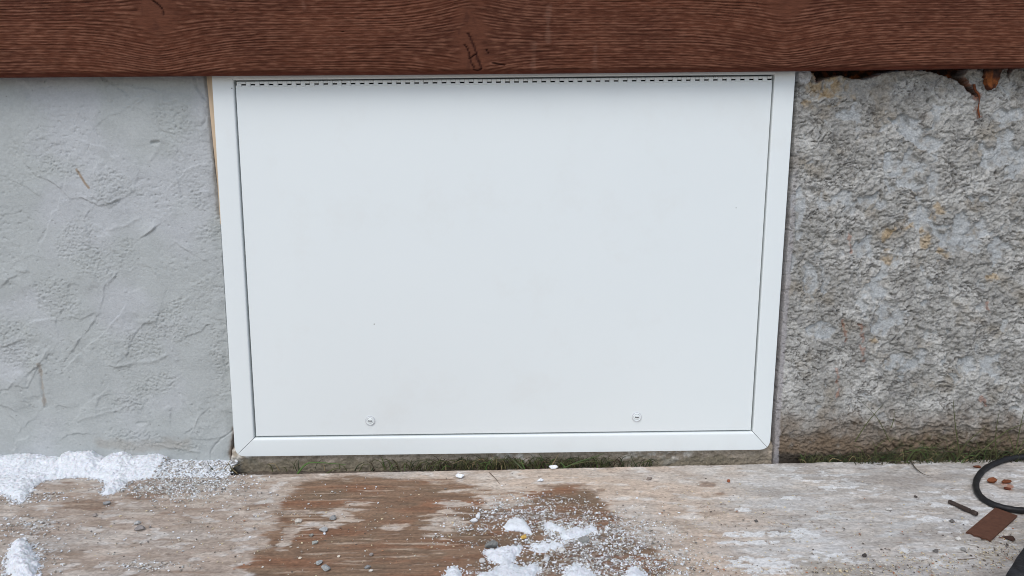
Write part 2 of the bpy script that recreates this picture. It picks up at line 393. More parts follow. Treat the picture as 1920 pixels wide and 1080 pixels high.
H = .0036*big+amp*(.0008*(mid-.35)+.0010*(lump-.5)+.0007*terr+.0008*terr2)+(.0014*fine+.0020*fbm(X_*190, Z_*240, 117, 3))*(1-.3*calm)
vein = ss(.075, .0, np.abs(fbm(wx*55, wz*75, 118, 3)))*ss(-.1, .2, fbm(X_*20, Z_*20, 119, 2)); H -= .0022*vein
flat = np.zeros(X_.shape)
for e in ((1745, 268, 22, 13), (1692, 312, 34, 26), (1700, 345, 24, 18), (1880, 285, 46, 34), (1520, 525, 13, 30), (1640, 545, 26, 22), (1655, 598, 20, 34), (1808, 440, 44, 30),
          (1725, 400, 20, 34), (1690, 680, 26, 18), (1870, 470, 20, 22), (1590, 215, 18, 9), (1700, 240, 40, 18), (1500, 400, 8, 40), (1620, 465, 20, 20), (1540, 620, 24, 14), (1840, 690, 40, 20), (1900, 215, 26, 12)):
    q = ell(*e)+3.2*fbm(wx*34, wz*30, 133, 5)
    flat = np.maximum(flat, ss(1.15, .8, q))
flat = np.maximum(flat, ss(.27, .31, fbm(wx*30, wz*22, 134, 5)-.10*calm)*.85)
flat = flat*(1-ss(.55, .59, Z_))
low = -.0030+.0018*fbm(X_*9, Z_*9, 140, 3)+.00022*fine
pit = ss(.55, .80, fbm(X_*60, Z_*80, 141, 2)+.5)
H = H*(1-flat)+np.minimum(H, low+pit*.0016)*flat
H -= .0024*ss(.09, .02, np.abs(fbm(wx*20, wz*24, 150, 4)))*(1-flat)*.55      # torn crevices
# plain narrow lip right beside the hatch
lip = ss(.0095, .0070, X_-E_+.002*fbm(Z_*40, Z_*0, 151, 3))*ss(.60, .20, Z_)
H = H*(1-lip)+(.0006+.0003*fine)*lip
# raised lip line above the dirt band at the foot
lipz = wallpts([(1440, 816), (1500, 812), (1560, 805), (1590, 792), (1625, 794), (1660, 808), (1720, 800), (1780, 795), (1840, 802), (1935, 812)])
D, S, T = seg_dist(wx, wz, lipz); H += .0040*ss(-.0006, .0016, D*S)*np.exp(-D/.03)*(1-lip)
D, S, T = seg_dist(wx, wz, wallpts([(1690, 200), (1700, 212), (1708, 235)])); H -= .006*ss(.007, .001, D)
D, S, T = seg_dist(wx, wz, wallpts([(1735, 188), (1755, 190)])); H -= .006*ss(.006, .001, D)
D, S, T = seg_dist(wx, wz, wallpts([(1505, 170), (1510, 185), (1520, 192), (1545, 188), (1560, 200)])); H += .0030*ss(-.0006, .0015, D*S)*np.exp(-D/.03)
# broken top, under the brown board: plaster has fallen away and bares rusty steel
brk = wallpts([(1480, 120), (1526, 138), (1530, 154), (1545, 146), (1575, 141), (1600, 147), (1625, 148), (1650, 137), (1690, 131), (1730, 131), (1760, 139), (1790, 148), (1805, 160), (1815, 172),
               (1830, 182), (1834, 176), (1815, 158), (1806, 142), (1812, 129), (1842, 128), (1846, 150), (1870, 150), (1874, 128), (1886, 128), (1889, 144), (1896, 128), (1990, 120)])
poly = [(brk[0][0], 2.0)]+brk+[(brk[-1][0], 2.0)]
sdp = poly_sd(X_, Z_, poly)+.0022*fbm(X_*110, Z_*110, 160, 3)
hole = ss(-.0008, .0008, sdp)
H += .0025*ss(-.012, -.001, sdp)*(1-hole)
H = H*(1-hole)+(-.026+.006*ridged(X_*60, Z_*60, 161, 3))*hole
# the loose lump of plaster in the corner
c0 = onY(1510, 142, 0); lumpm = ss(1.15, .75, ((X_-c0[0])/.0145)**2+((Z_-c0[2])/.012)**2+.7*fbm(X_*60, Z_*60, 165, 3))
H = H*(1-lumpm)+(.004+.0022*ridged(X_*90, Z_*90, 166, 3))*lumpm
Yq = YW-H
greyc = col3((.315, .305, .28)); pale = col3((.46, .45, .42)); blue = col3((.42, .44, .445)); tan = col3((.27, .24, .195)); och = col3((.42, .29, .14)); rustc = col3((.30, .085, .022)); dk = col3((.035, .022, .016))
cl = mix(greyc, pale, ss(-.25, .35, fbm(wx*16, wz*16, 171, 4)))
cl = mix(cl, tan, ss(.08, .42, fbm(X_*19, Z_*19, 172, 4))*.75)
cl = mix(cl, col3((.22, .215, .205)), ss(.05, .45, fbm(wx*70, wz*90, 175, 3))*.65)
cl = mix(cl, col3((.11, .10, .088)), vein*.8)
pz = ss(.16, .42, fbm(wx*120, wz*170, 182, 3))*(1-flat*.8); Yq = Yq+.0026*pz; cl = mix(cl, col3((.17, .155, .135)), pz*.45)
cl = mix(cl, blue, flat*.7*ss(-.5, .1, fbm(X_*70, Z_*70, 183, 3)))
cl = mix(cl, blue*.78, flat*ss(.3, .7, fbm(X_*90, Z_*90, 173, 3)+.2)*.6)
for (a, b, r) in ((1760, 395, 12), (1665, 440, 12), (1735, 450, 14), (1668, 485, 12), (1857, 520, 9), (1520, 165, 22), (1565, 160, 26), (1555, 150, 14), (1912, 450, 12), (1700, 420, 10), (1640, 640, 8), (1770, 480, 12)):
    q = ell(a, b, r*1.3, r*1.3)+3*fbm(wx*60, wz*60, 180, 5); cl = mix(cl, och if a < 1900 else tan, ss(1.0, -.3, q)*.55)
for pts in ([(1568, 690), (1570, 745)], [(1614, 612), (1616, 640), (1615, 680)], [(1583, 640), (1580, 600)], [(1850, 566), (1852, 580)], [(1590, 440), (1594, 470)], [(1841, 745), (1846, 760)], [(1835, 176), (1832, 200), (1836, 222)]):
    D, S, T = seg_dist(wx, wz, wallpts(pts)); cl = mix(cl, rustc*.9, ss(.0030, .0004, D+.008*fbm(X_*120, Z_*90, 181, 3))*.42)
dirt = ss(.085, .0, Z_-ZF+.04*fbm(X_*22, Z_*22, 190, 4)-.016); cl = mix(cl, col3((.17, .125, .085)), dirt*ss(-.8, .2, fbm(X_*50, Z_*60, 191, 4)+.35))
moss = ss(.060, 0, Z_-ZF+.02*fbm(X_*30, Z_*10, 192, 3)-.004)*ss(1.02, 1.12, X_)*ss(-.1, .4, fbm(X_*90, Z_*90, 193, 3)); cl = mix(cl, col3((.07, .075, .03)), moss*.8)
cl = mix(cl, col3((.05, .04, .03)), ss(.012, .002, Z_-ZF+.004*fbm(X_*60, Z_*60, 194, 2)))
cl = mix(cl, col3((.35, .33, .33)), lip*.8)
cl = mix(cl, col3((.50, .50, .50)), lumpm)
ht = ss(-.004, .004, sdp)*(1-lumpm)
rs = mix(dk, rustc, ss(-.1, .5, fbm(X_*60, Z_*90, 195, 4)))
cl = mix(cl, rustc*.8, ss(-.0035, 0, sdp)*(1-lumpm)*ss(-.2, .3, fbm(X_*40, Z_*40, 196, 3))*.9)
cl = mix(cl, rs, ht)
Xr = np.concatenate([X_[:, :1]-.0005, X_], 1); Zr = np.concatenate([Z_[:, :1], Z_], 1); Yr = np.concatenate([Yq[:, :1]*0+.06, Yq], 1); cr = np.concatenate([cl[:, :1]*.7, cl], 1)
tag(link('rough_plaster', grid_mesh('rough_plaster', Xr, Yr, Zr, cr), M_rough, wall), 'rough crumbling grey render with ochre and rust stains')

# --- bare dirty concrete under the hatch, and the dark recess behind it
xa, xb = LE(0)-.02, RE(-.03)+.006
X_, Z_ = np.meshgrid(np.arange(xa-.02, xb+.03, .0015), np.concatenate([np.arange(ZB, .0, .0014), np.linspace(.002, ZT, 30)]))
H = .0030*fbm(X_*16, Z_*22, 201, 4)+.0024*ridged(X_*48, Z_*60, 202, 3)+.0016*ridged(X_*120, Z_*150, 203, 2)-.0024
pale_m = ss(.02, .2, fbm(X_*5+2, Z_*3, 204, 2))
H += .0020*fbm(X_*50, Z_*60, 205, 3)*pale_m
Yb = .0075-H+.045*ss(-.030, -.010, Z_)+.03*ss(.002, -.003, X_-LE(Z_))+.03*ss(-.004, .001, X_-RE(Z_))
cl = mix(col3((.40, .34, .27)), col3((.62, .59, .53)), pale_m*ss(-.15, .25, fbm(X_*70, Z_*80, 206, 3))*.9)
cl = mix(cl, col3((.20, .165, .12)), ss(.0, .4, fbm(X_*60, Z_*80, 207, 4))*.7)
cl = mix(cl, col3((.16, .14, .09)), ss(.006, 0, Z_-ZF+.014*fbm(X_*30, Z_*20, 208, 3))*.7)
cl = mix(cl, col3((.36, .30, .23)), ss(xb-.13, xb-.02, X_)*.55)
tag(link('bare_concrete', grid_mesh('bare_concrete', X_, Yb, Z_, cl), M_base, wall), 'strip of dirty bare concrete under the hatch')

# soil in the gap between the wall and the plywood
X_, Y_ = np.meshgrid(np.arange(-.9, 2.0, .004), np.linspace(-.10, .05, 40))
Zs = ZF-.016+.006*fbm(X_*25, Y_*25, 211, 4)-.006*ss(-.03, -.06, Y_)
tag(link('soil', grid_mesh('soil', X_, Y_, Zs), M_soil), kind='structure')

# ------------------------------------------------------------------ brown board
YB = -.034
xb0, xb1 = onY(0, 60, YB)[0]-.04, onY(1920, 60, YB)[0]+.04
bl = wallpts([(0, 141.5), (385, 138.5), (850, 135.5), (1490, 129.5), (1920, 123.5)], YB)
zb = lambda x: np.interp(x, [p[0] for p in bl], [p[1] for p in bl])
x1 = axis(xb0-.9, xb0, xb1, xb1+.9, .0022, .012)
h1 = axis(0, 0, .150, .26, .00075, .006)
X_, Hh = np.meshgrid(x1, h1); Zb = zb(X_)+Hh
knots = [wallpts([p], YB)[0]+q for p, q in (((292, 20), (.030, .034, 1.)), ((884, 82), (.027, .058, 1.)), ((1478, -8), (.034, .030, 1.)), ((-300, 60), (.03, .03, 1.)), ((2250, 60), (.03, .03, 1.)))]
G = Hh+.004*fbm(X_*2.2, Hh*8, 301, 3); km = np.zeros(X_.shape)
for kx, kz, rx, rz, s in knots:
    dx = X_-kx; dz = Zb-kz; e = np.exp(-(np.abs(dx)/(rx*2.2))**1.5)
    G = G-e*(.35*dz)*1.0*ss(.16, .0, np.abs(dz))
    G = G+.012*np.exp(-(dx/(rx*3.2))**2)*np.sign(dz)*(1-np.exp(-np.abs(dz)/.02))*-.35
    km = np.maximum(km, ss(1.5, .3, (dx/rx)**2+(dz/rz)**2+1.5*fbm(X_*35, Zb*90, 303, 4)))
Hw = G*1.0
ph = Hw*262+1.0*fbm(X_*1.3, Hw*22, 309, 3)+.35*fbm(X_*22, Hw*140, 308, 2)
lines = 1-2*np.abs(np.sin(np.pi*ph))**.7
lines3 = ridged(X_*7, Hw*300, 315, 2, .6); lines = -lines*(.55+.6*fbm(X_*6, Hw*60, 316, 3)+.3)
lines2 = fbm(X_*11, Hw*330, 311, 3)
brkn = fbm(X_*60, Hw*240, 312, 3)
zone = .55+.45*np.clip(fbm(X_*3, Hw*14, 313, 2)*2.5, -1, 1)
grain = (1-km*.93)*(.0007*(lines-.2)*zone+.0006*(lines3-.2)+.0008*lines2*(1.2-zone*.5)+.0009*brkn*ss(.2, .9, 1-zone*.6))
grain += km*.0004*fbm(X_*40, Zb*60, 314, 3)
crk = [([(878, 63), (886, 80), (893, 98), (897, 115), (903, 128)], .0016), ([(872, 84), (877, 92), (880, 106), (884, 118), (888, 127)], .0011), ([(880, 110), (885, 106), (891, 102)], .0011),
       ([(888, 130), (896, 132), (903, 129)], .0011), ([(288, 2), (298, 10), (305, 18), (308, 28)], .0011), ([(925, 118), (945, 122)], .0012), ([(912, 93), (916, 100)], .001),
       ([(640, 60), (645, 59)], .0005),]
cr_m = np.zeros(X_.shape)
for pts, wd in crk:
    D, S, T = seg_dist(X_+.0015*fbm(X_*90, Zb*90, 5, 2), Zb, wallpts(pts, YB)); q = ss(wd*1.3, wd*.3, D); grain -= .0030*q; cr_m = np.maximum(cr_m, q)
for a, b in ((433, 19), (852, 9)):                         # filled nail heads
    c = onY(a, b, YB); r = np.hypot(X_-c[0], Zb-c[2]); grain += .0010*ss(.0042, .0034, r)-.0012*ss(.0030, .0022, r)
rollb = ss(.006, 0, Hh); Yb = YB-grain+.005*rollb**2
bc = mix(col3((.094, .032, .0170)), col3((.068, .023, .0130)), ss(-.3, .3, fbm(X_*3, Zb*9, 320, 3)))
bc = mix(bc, col3((.19, .085, .052)), ss(.25, 1.0, lines*.6+lines3*.35+brkn*.8)*(1-km)*.7)
bc = mix(bc, col3((.022, .008, .005)), ss(.05, -.75, lines*.8+lines3*.4+brkn*.7)*(1-km)*.8)
bc = mix(bc, col3((.112, .042, .024))*1.0, km*.8); bc = mix(bc, col3((.060, .022, .014)), km*ss(.15, .4, fbm(X_*50, Zb*25, 322, 4))*.6)
bc = mix(bc, col3((.030, .010, .008)), cr_m*.9)
for pts in ([(1003, 82), (1003, 135)], [(1028, 15), (1028, 75)], [(1115, 90), (1118, 133)], [(568, 2), (570, 16)]):   # pale drip marks
    D, S, T = seg_dist(X_, Zb, wallpts(pts, YB)); bc = mix(bc, col3((.25, .14, .10)), ss(.006, .001, D+.008*fbm(X_*60, Zb*40, 321, 3))*.2)
bc = mix(bc, col3((.13, .036, .022)), ss(.005, .0, Hh)*.6)
# underside and back
fc = lambda A, v: np.concatenate([v, A], 0)
Xr = fc(X_, np.concatenate([X_[:1], X_[:1]])); Zr = fc(Zb, np.concatenate([Zb[:1]-.0005, Zb[:1]-.0012])); Yr = fc(Yb, np.concatenate([Yb[:1]*0-.007, Yb[:1]+.003]))
cr = np.concatenate([bc[:1], bc[:1], bc], 0)
Xr = np.concatenate([Xr, Xr[-1:]]); Zr = np.concatenate([Zr, Zr[-1:]]); Yr = np.concatenate([Yr, Yr[-1:]*0-.007]); cr = np.concatenate([cr, cr[-1:]])
bo = link('wooden_board', grid_mesh('wooden_board', Xr, Yr, Zr, cr), M_board)
tag(bo, 'long reddish brown stained board with coarse grain and knots across the top', 'board')

# ------------------------------------------------------------------ white hatch
pnl = thing('access_panel', 'white metal access hatch with narrow frame, long hinge and two latches in the wall', 'access hatch', (.42, .0, -.035))
YFr = -.0035
def fp(px, py, y=YFr): p = onY(px, py, y); return np.array([p[0], p[2]])
oTL, oTR, oBL, oBR = fp(395.5, 116), fp(1493.5, 104), fp(441, 856), fp(1443, 843)
iTL, iTR, iBL, iBR = fp(437, 150.3), fp(1453, 139.3), fp(476, 822), fp(1412, 810)
def poly_solid(name, pts, y0, y1, bev, m, parent, bevs=None, seg=3):
    """outline in the wall plane, front at y0, back at y1; bevs = per-edge front bevel"""
    bm = bmesh.new(); f = [bm.verts.new((p[0], y0, p[1])) for p in pts]; b = [bm.verts.new((p[0], y1, p[1])) for p in pts]; n = len(pts)
    ff = bm.faces.new(f); bm.faces.new(b[::-1])
    for i in range(n): bm.faces.new((f[i], f[(i+1) % n], b[(i+1) % n], b[i]))
    if bevs:
        for wd in sorted(set(bevs.values()), reverse=True):
            es = []
            for i, v in bevs.items():
                if v != wd: continue
                a, c = Vector((pts[i][0], y0, pts[i][1])), Vector((pts[(i+1) % n][0], y0, pts[(i+1) % n][1]))
                for e in bm.edges:
                    p, q = e.verts[0].co, e.verts[1].co
                    if abs(p.y-y0) < 1e-6 and abs(q.y-y0) < 1e-6 and abs((q-p).normalized().dot((c-a).normalized())) > .9999:
                        mm = (p+q)/2; tt = (mm-a).dot(c-a)/(c-a).length_squared
                        if 0 < tt < 1 and ((a+(c-a)*tt)-mm).length < 1e-4: es.append(e)
            if es: bmesh.ops.bevel(bm, geom=list(set(es)), offset=wd, segments=seg, affect='EDGES', profile=.5)
    return bm_obj(name, bm, m, parent, smooth=True, angle=35)
gap = .00035
def off(a, b, d):      # shift segment a-b sideways by d to the left of a->b
    v = (b-a)/np.linalg.norm(b-a); return np.array([-v[1], v[0]])*d
def rounded(c, a, b, r, n=7):
    """replace corner c (neighbours a, b) by an arc"""
    u = (a-c)/np.linalg.norm(a-c); v = (b-c)/np.linalg.norm(b-c); p = c+u*r; q = c+v*r
    return [(1-t)**2*p+2*t*(1-t)*(c+(p+q-2*c)*.06)+t*t*q for t in np.linspace(0, 1, n)]
rB = .0165
arcL = rounded(oBL, oTL, oBR, rB); arcR = rounded(oBR, oBL, oTR, rB)
h = len(arcL)//2
def shift(pts, ids, d): 
    pts = [p.copy() for p in pts]
    for i in ids: pts[i] = pts[i]+d
    return pts
dm1 = off(iBL, oBL, gap); dm2 = off(iBR, oBR, gap); dm3 = off(iTL, oTL, gap); dm4 = off(iTR, oTR, gap)
# left member: outer edge down, arc to the mitre, mitre in, inner edge up
left = [oTL-dm3*-1*0]+arcL[:h+1]+[iBL.copy(), iTL.copy()]
left[h+1] = left[h+1]-dm1; left[h+2] = left[h+2]-dm1
bot = arcL[h:]+arcR[:h+1]+[iBR.copy(), iBL.copy()]
bot[0] = bot[0]+dm1; bot[-1] = bot[-1]+dm1; bot[-2] = bot[-2]-dm2; bot[-3] = bot[-3]-dm2
right = arcR[h:]+[oTR.copy(), iTR.copy(), iBR.copy()]
right[0] = right[0]+dm2; right[-1] = right[-1]+dm2
top = [oTL.copy(), iTL.copy(), iTR.copy(), oTR.copy()]
def ensure_gap(a, d): return a
n = len(left); poly_solid('frame_member', left, YFr, .012, 0, M_white, pnl, {0: .0012, n-2: .0022})
n = len(bot); poly_solid('frame_member', bot, YFr, .012, 0, M_white, pnl, {h: .0012, n-2: .0045}, seg=5)
n = len(right); poly_solid('frame_member', right, YFr, .012, 0, M_white, pnl, {h: .0012, n-2: .0022})
top = [oTL+np.array([.0004, 0]), iTL+np.array([.0004, 0]), iTR-np.array([.0004, 0]), oTR-np.array([.0004, 0])]
poly_solid('frame_member', top, YFr, .012, 0, M_white, pnl, {1: .0015})
# door leaf: a shallow pressed panel, very slightly bowed
dTL, dTR, dBL, dBR = fp(442, 160.5, 0), fp(1448, 150, 0), fp(480.5, 817.5, 0), fp(1407.5, 806, 0)
nu, nv = 90, 60; U, V = np.meshgrid(np.linspace(0, 1, nu), np.linspace(0, 1, nv))
PX = (dBL[0]*(1-U)+dBR[0]*U)*(1-V)+(dTL[0]*(1-U)+dTR[0]*U)*V
PZ = (dBL[1]*(1-U)+dBR[1]*U)*(1-V)+(dTL[1]*(1-U)+dTR[1]*U)*V
eu = np.minimum(U, 1-U)*.86; ev = np.minimum(V, 1-V)*.58; ed = np.minimum(eu, ev)
PY = -.0012*np.sin(np.pi*U)*np.sin(np.pi*V)-.0007*fbm(U*3, V*2, 401, 2)*ss(0, .05, ed)
# folded edge
def ring(PX, PY, PZ, k, dy, inset):
    return None
me_v = np.stack([PX, PY, PZ], -1)
pad = np.pad(me_v, ((1, 1), (1, 1), (0, 0)), mode='edge'); pad[0, :, 1] = pad[-1, :, 1] = pad[:, 0, 1] = pad[:, -1, 1] = .012
sh = .0008
pad2 = pad.copy()
door = link('door_leaf', grid_mesh('door_leaf', pad2[..., 0], pad2[..., 1], pad2[..., 2]), M_white, pnl)
door.data.set_sharp_from_angle(angle=math.radians(40))
tag(door, 'flat white door leaf with faint specks and smudges')
# latches
for lx, ly in ((694, 789), (1194, 782)):
    c = onY(lx, ly, -.001)
    bm = bmesh.new(); prof = [(.0072, .001), (.0072, -.0004), (.0066, -.0011), (.0060, -.0011), (.0054, -.0002), (.0050, .0000), (.0046, -.0008), (.0040, -.0011), (.0, -.0012)]
    rings = []
    for r, y in prof[:-1]:
        rings.append([bm.verts.new((c[0]+r*math.cos(a), c[1]+y, c[2]+r*math.sin(a))) for a in np.linspace(0, 2*math.pi, 32, endpoint=False)])
    cv = bm.verts.new((c[0], c[1]+prof[-1][1], c[2]))
    for a, b in zip(rings, rings[1:]):
        for i in range(32): bm.faces.new((a[i], a[(i+1) % 32], b[(i+1) % 32], b[i]))
    for i in range(32): bm.faces.new((rings[-1][i], rings[-1][(i+1) % 32], cv))
    lt = bm_obj('latch', bm, M_white, pnl, smooth=True, angle=30)
    # grey ring painted as the seat's shadow gap, and the screwdriver slot
    bm = bmesh.new(); bmesh.ops.create_cube(bm, size=1)
    bmesh.ops.scale(bm, vec=(.0064, .0006, .0021), verts=bm.verts); bmesh.ops.rotate(bm, matrix=Matrix.Rotation(math.radians(4), 3, 'Y'), verts=bm.verts)
    bmesh.ops.translate(bm, vec=(c[0], c[1]-.0011, c[2]), verts=bm.verts)
    bmesh.ops.bevel(bm, geom=list(bm.edges), offset=.00025, segments=2, affect='EDGES')
    s = bm_obj('slot', bm, M_felt); s.parent = lt
    bm = bmesh.new(); v1 = []; v2 = []
    for a in np.linspace(0, 2*math.pi, 32, endpoint=False):
        v1.append(bm.verts.new((c[0]+.0062*math.cos(a), c[1]-.00005, c[2]+.0062*math.sin(a)))); v2.append(bm.verts.new((c[0]+.0082*math.cos(a), c[1]-.0004, c[2]+.0082*math.sin(a))))
    v3 = [bm.verts.new((v.co.x, c[1]+.0012, v.co.z)) for v in v2]
    for i in range(32):
        bm.faces.new((v1[i], v1[(i+1) % 32], v2[(i+1) % 32], v2[i])); bm.faces.new((v2[i], v2[(i+1) % 32], v3[(i+1) % 32], v3[i]))
    s = bm_obj('latch_ring', bm, material('ring_gap_shade', base=(.58, .59, .60), rough=.6)); s.parent = lt
# piano hinge: one rod with alternating knuckles, half joined to the door
bm = bmesh.new(); a = fp(444, 155.4, -.0005); b = fp(1447, 145.0, -.0005); K = 118; R = .0020
for i in range(K):
    t0, t1 = (i+.03)/K, (i+.97)/K; p, q = a+(b-a)*t0, a+(b-a)*t1
    ring0 = []; ring1 = []
    for k in range(12):
        an = 2*math.pi*k/12; oy, oz = math.cos(an)*R, math.sin(an)*R
        ring0.append(bm.verts.new((p[0], -.0002+oy, p[1]+oz))); ring1.append(bm.verts.new((q[0], -.0002+oy, q[1]+oz)))
    for k in range(12): bm.faces.new((ring0[k], ring0[(k+1) % 12], ring1[(k+1) % 12], ring1[k]))
    bm.faces.new(ring0); bm.faces.new(ring1[::-1])
    if i % 2 == 0:      # wrap plate from knuckle down to the door
        zt, zl = 0, -.0045; vs_ = []
        for (xx, zz_) in ((p[0], p[1]-.0008), (q[0], q[1]-.0008), (q[0], q[1]-.0060), (p[0], p[1]-.0060)):
            vs_.append((xx, zz_))
        f = [bm.verts.new((x, -.0016, z)) for x, z in vs_]; g_ = [bm.verts.new((x, .002, z)) for x, z in vs_]
        bm.faces.new(f); bm.faces.new(g_[::-1])
        for k in range(4): bm.faces.new((f[k], f[(k+1) % 4], g_[(k+1) % 4], g_[k]))
hg = bm_obj('piano_hinge', bm, M_white, pnl, smooth=True, angle=40)
# added near-black sheet behind the door, its colour standing for shade in the reveal
bk = [oTL+np.array([.008, -.004]), oBL+np.array([.02, .02]), oBR+np.array([-.02, .02]), oTR+np.array([-.008, -.004])]
poly_solid('gap_shade_sheet', bk, .024, .027, 0, M_dark, pnl)

# raw timber strip wedged behind the left edge of the frame
pts = [fp(386, 120, .002), fp(386.5, 142, .002), fp(392, 200, .002), fp(399, 270, .002), fp(407, 345, .002), fp(412, 420, .002), fp(440, 420, .002), fp(420, 120, .002)]
ts = poly_solid('timber_strip', pts, .0035, .03, 0, M_wood, None, {1: .001, 2: .001, 3: .001, 4: .001})
tag(ts, 'thin pale raw timber strip showing beside the upper left edge of the white hatch', 'timber')

# ------------------------------------------------------------------ rusty stub under the board
c = onY(1857, 150, YW-.004)
bm = bmesh.new(); bmesh.ops.create_cube(bm, size=1); bmesh.ops.subdivide_edges(bm, edges=list(bm.edges), cuts=9, use_grid_fill=True)
bmesh.ops.scale(bm, vec=(.026, .020, .050), verts=bm.verts)
for v in bm.verts:
    x, y, z = v.co; t = (z+.025)/.050
    v.co.x = x*(.72+.3*t)*(1 if t > .15 else .8+1.2*t); v.co.z += .010*abs(x)/.013*(t < .2)*.6
    nz = float(fbm(np.array(x*90+5), np.array(z*90+y*70), 501, 3)); nz2 = float(fbm(np.array(x*200+5), np.array(z*200+y*170), 502, 2))
    v.co += Vector((x, y, 0)).normalized()*(nz*.005+nz2*.0016) if (abs(x)+abs(y)) > 1e-6 else Vector((0, 0, 0))
bmesh.ops.translate(bm, vec=(c[0], c[1]+.004, c[2]+.009), verts=bm.verts)
me = bpy.data.meshes.new('rusty_stub'); bm.to_mesh(me); bm.free()
co = np.array([v.co[:] for v in me.vertices]); n1 = fbm(co[:, 0]*90, co[:, 2]*90, 503, 3)
ca = mix(mix(col3((.27, .085, .022)), col3((.07, .022, .012)), ss(-.15, .2, n1)), col3((.05, .03, .025)), ss(c[2]+.004, c[2]+.014, co[:, 2]+.01*n1)*.8)
at = me.attributes.new('Col', 'FLOAT_COLOR', 'POINT'); cc = np.ones((len(co), 4), np.float32); cc[:, :3] = ca; at.data.foreach_set('color', cc.ravel())
for p in me.polygons: p.use_smooth = True
o = link('rusty_stub', me, M_rust); tag(o, 'orange rusty metal stub poking out under the brown board on the right', 'metal stub')
dp = onY(1835, 158, YW); V, F = [], []
P = [onY(a, b, YW-.0035) for a, b in ((1826, 158), (1829, 170), (1835, 177), (1836, 190), (1834, 206), (1837, 221))]
v_, f_ = tube_arrays(spline(P, 4), list(np.interp(np.linspace(0, 1, 21), [0, .4, .6, .9, 1], [.0022, .0014, .0007, .0015, .0005])), 8)
rw = link('rust_streak', raw_mesh('rust_streak', np.array(v_), np.array(f_), np.tile(col3((.15, .045, .016)), (len(v_), 1))), M_rust, wall)

# ------------------------------------------------------------------ plywood walkway
re_ = floorpts([(0, 898), (440, 889), (960, 879), (1450, 868), (1800, 861), (1920, 859)])
rear = lambda x: np.interp(x, [p[0] for p in re_], [p[1] for p in re_])
x0v, x1v = re_[0][0]-.02, re_[-1][0]+.02
x0v = float(onZ(0, 1080, ZF)[0]) if False else x0v
tx = axis(x0v-.8, x0v, x1v, x1v+.8, .0016, .012); ty = axis(0, 0, .40, .90, .0019, .01)
X_, D_ = np.meshgrid(tx, ty); Y_ = rear(X_)-D_+.0012*fbm(X_*60, D_*0, 601, 4)*ss(.01, 0, D_)
st1 = fbm(X_*7, Y_*100+3*perlin(X_*4, Y_*9, 610), 611, 4); st2 = fbm(X_*16, Y_*300, 612, 3); blot = fbm(X_*9, Y_*16, 613, 4); blot2 = fbm(X_*30, Y_*55, 614, 4); fine = fbm(X_*200, Y_*260, 615, 3)
brownP = floorpts([(440, 1130), (462, 1060), (498, 1012), (522, 985), (512, 962), (535, 930), (562, 905), (640, 893), (700, 892), (780, 899), (850, 902), (905, 912), (930, 925), (985, 915), (1060, 906), (1112, 915), (1130, 935), (1155, 962), (1162, 990),
                   (1225, 1025), (1250, 1060), (1255, 1130)])
sdb = poly_sd(X_, Y_, brownP)+.022*fbm(X_*14, Y_*60, 621, 5)+.012*st1+.006*st2
wet = ss(-.006, .010, sdb+.006*fbm(X_*70, Y_*110, 624, 3))
def fell(px, py, rx, ry):
    c = onZ(px, py, ZF); e1 = onZ(px+rx, py, ZF); e2 = onZ(px, py+ry, ZF)
    return ((X_-c[0])/(e1[0]-c[0]))**2+((Y_-c[1])/(e2[1]-c[1]))**2
for e in ((835, 980, 44, 26), (945, 940, 55, 18), (650, 965, 40, 14), (545, 1000, 16, 30), (740, 988, 26, 8), (670, 945, 30, 7), (940, 920, 90, 7), (850, 945, 40, 7), (560, 960, 40, 7), (590, 985, 60, 8)):
    q = fell(*e)+2.6*fbm(X_*22, Y_*110, 622, 5); wet = wet*(1-.9*ss(1.1, .35, q))
for e in ((1325, 908, 20, 6), (1127, 919, 9, 3), (170, 945, 60, 12), (270, 930, 40, 8), (1350, 926, 14, 3), (1880, 912, 14, 10), (1690, 868, 9, 2), (480, 950, 30, 6)):
    q = fell(*e)+1.2*fbm(X_*40, Y_*80, 623, 3); wet = np.maximum(wet, ss(1.1, .5, q)*.65)
side = ss(.02, .32, X_+.25*blot)                                           # pinkish tan on the left, greyer to the right
greyer = ss(.66, .86, X_+.10*blot)
dry = mix(mix(col3((.385, .31, .25)), col3((.50, .40, .315)), side), col3((.455, .42, .375)), greyer)
dry = dry*(1+.14*st1+.10*st2+.18*blot2+.14*fbm(X_*90, Y_*130, 635, 4))[..., None]
dry = mix(dry, col3((.47, .44, .40)), ss(-.1, .4, fbm(X_*7, Y_*14, 640, 5))*.5)
dry = mix(dry, col3((.24, .165, .115)), ss(.12, .5, fbm(X_*10, Y_*70, 631, 4))*ss(.5, .05, X_)*.65)
dry = mix(dry, col3((.62, .55, .47)), ss(.05, .4, fbm(X_*14, Y_*45, 632, 6))*.55)
dry = mix(dry, col3((.29, .225, .17)), ss(.08, .4, fbm(X_*16, Y_*40, 636, 6))*(1-greyer*.6)*.55)
dry = mix(dry, col3((.70, .68, .64)), ss(.02, .25, fbm(X_*24, Y_*52, 637, 6)-.12)*.45)
dry = mix(dry, col3((.56, .56, .54)), greyer*ss(.08, .35, fbm(X_*15, Y_*55, 633, 5)+.25*np.exp(-fell(1480, 1030, 140, 50)))*.65)
dry = mix(dry, col3((.16, .12, .09)), ss(.28, .46, fbm(X_*60, Y_*220, 634, 4))*.6)
dry = mix(dry, col3((.30, .27, .24)), greyer*ss(.0, .35, fbm(X_*8, Y_*18, 638, 5))*.55)
dry = mix(dry, col3((.58, .57, .55)), greyer*ss(.0, .35, fbm(X_*9+5, Y_*22, 639, 5))*.45)
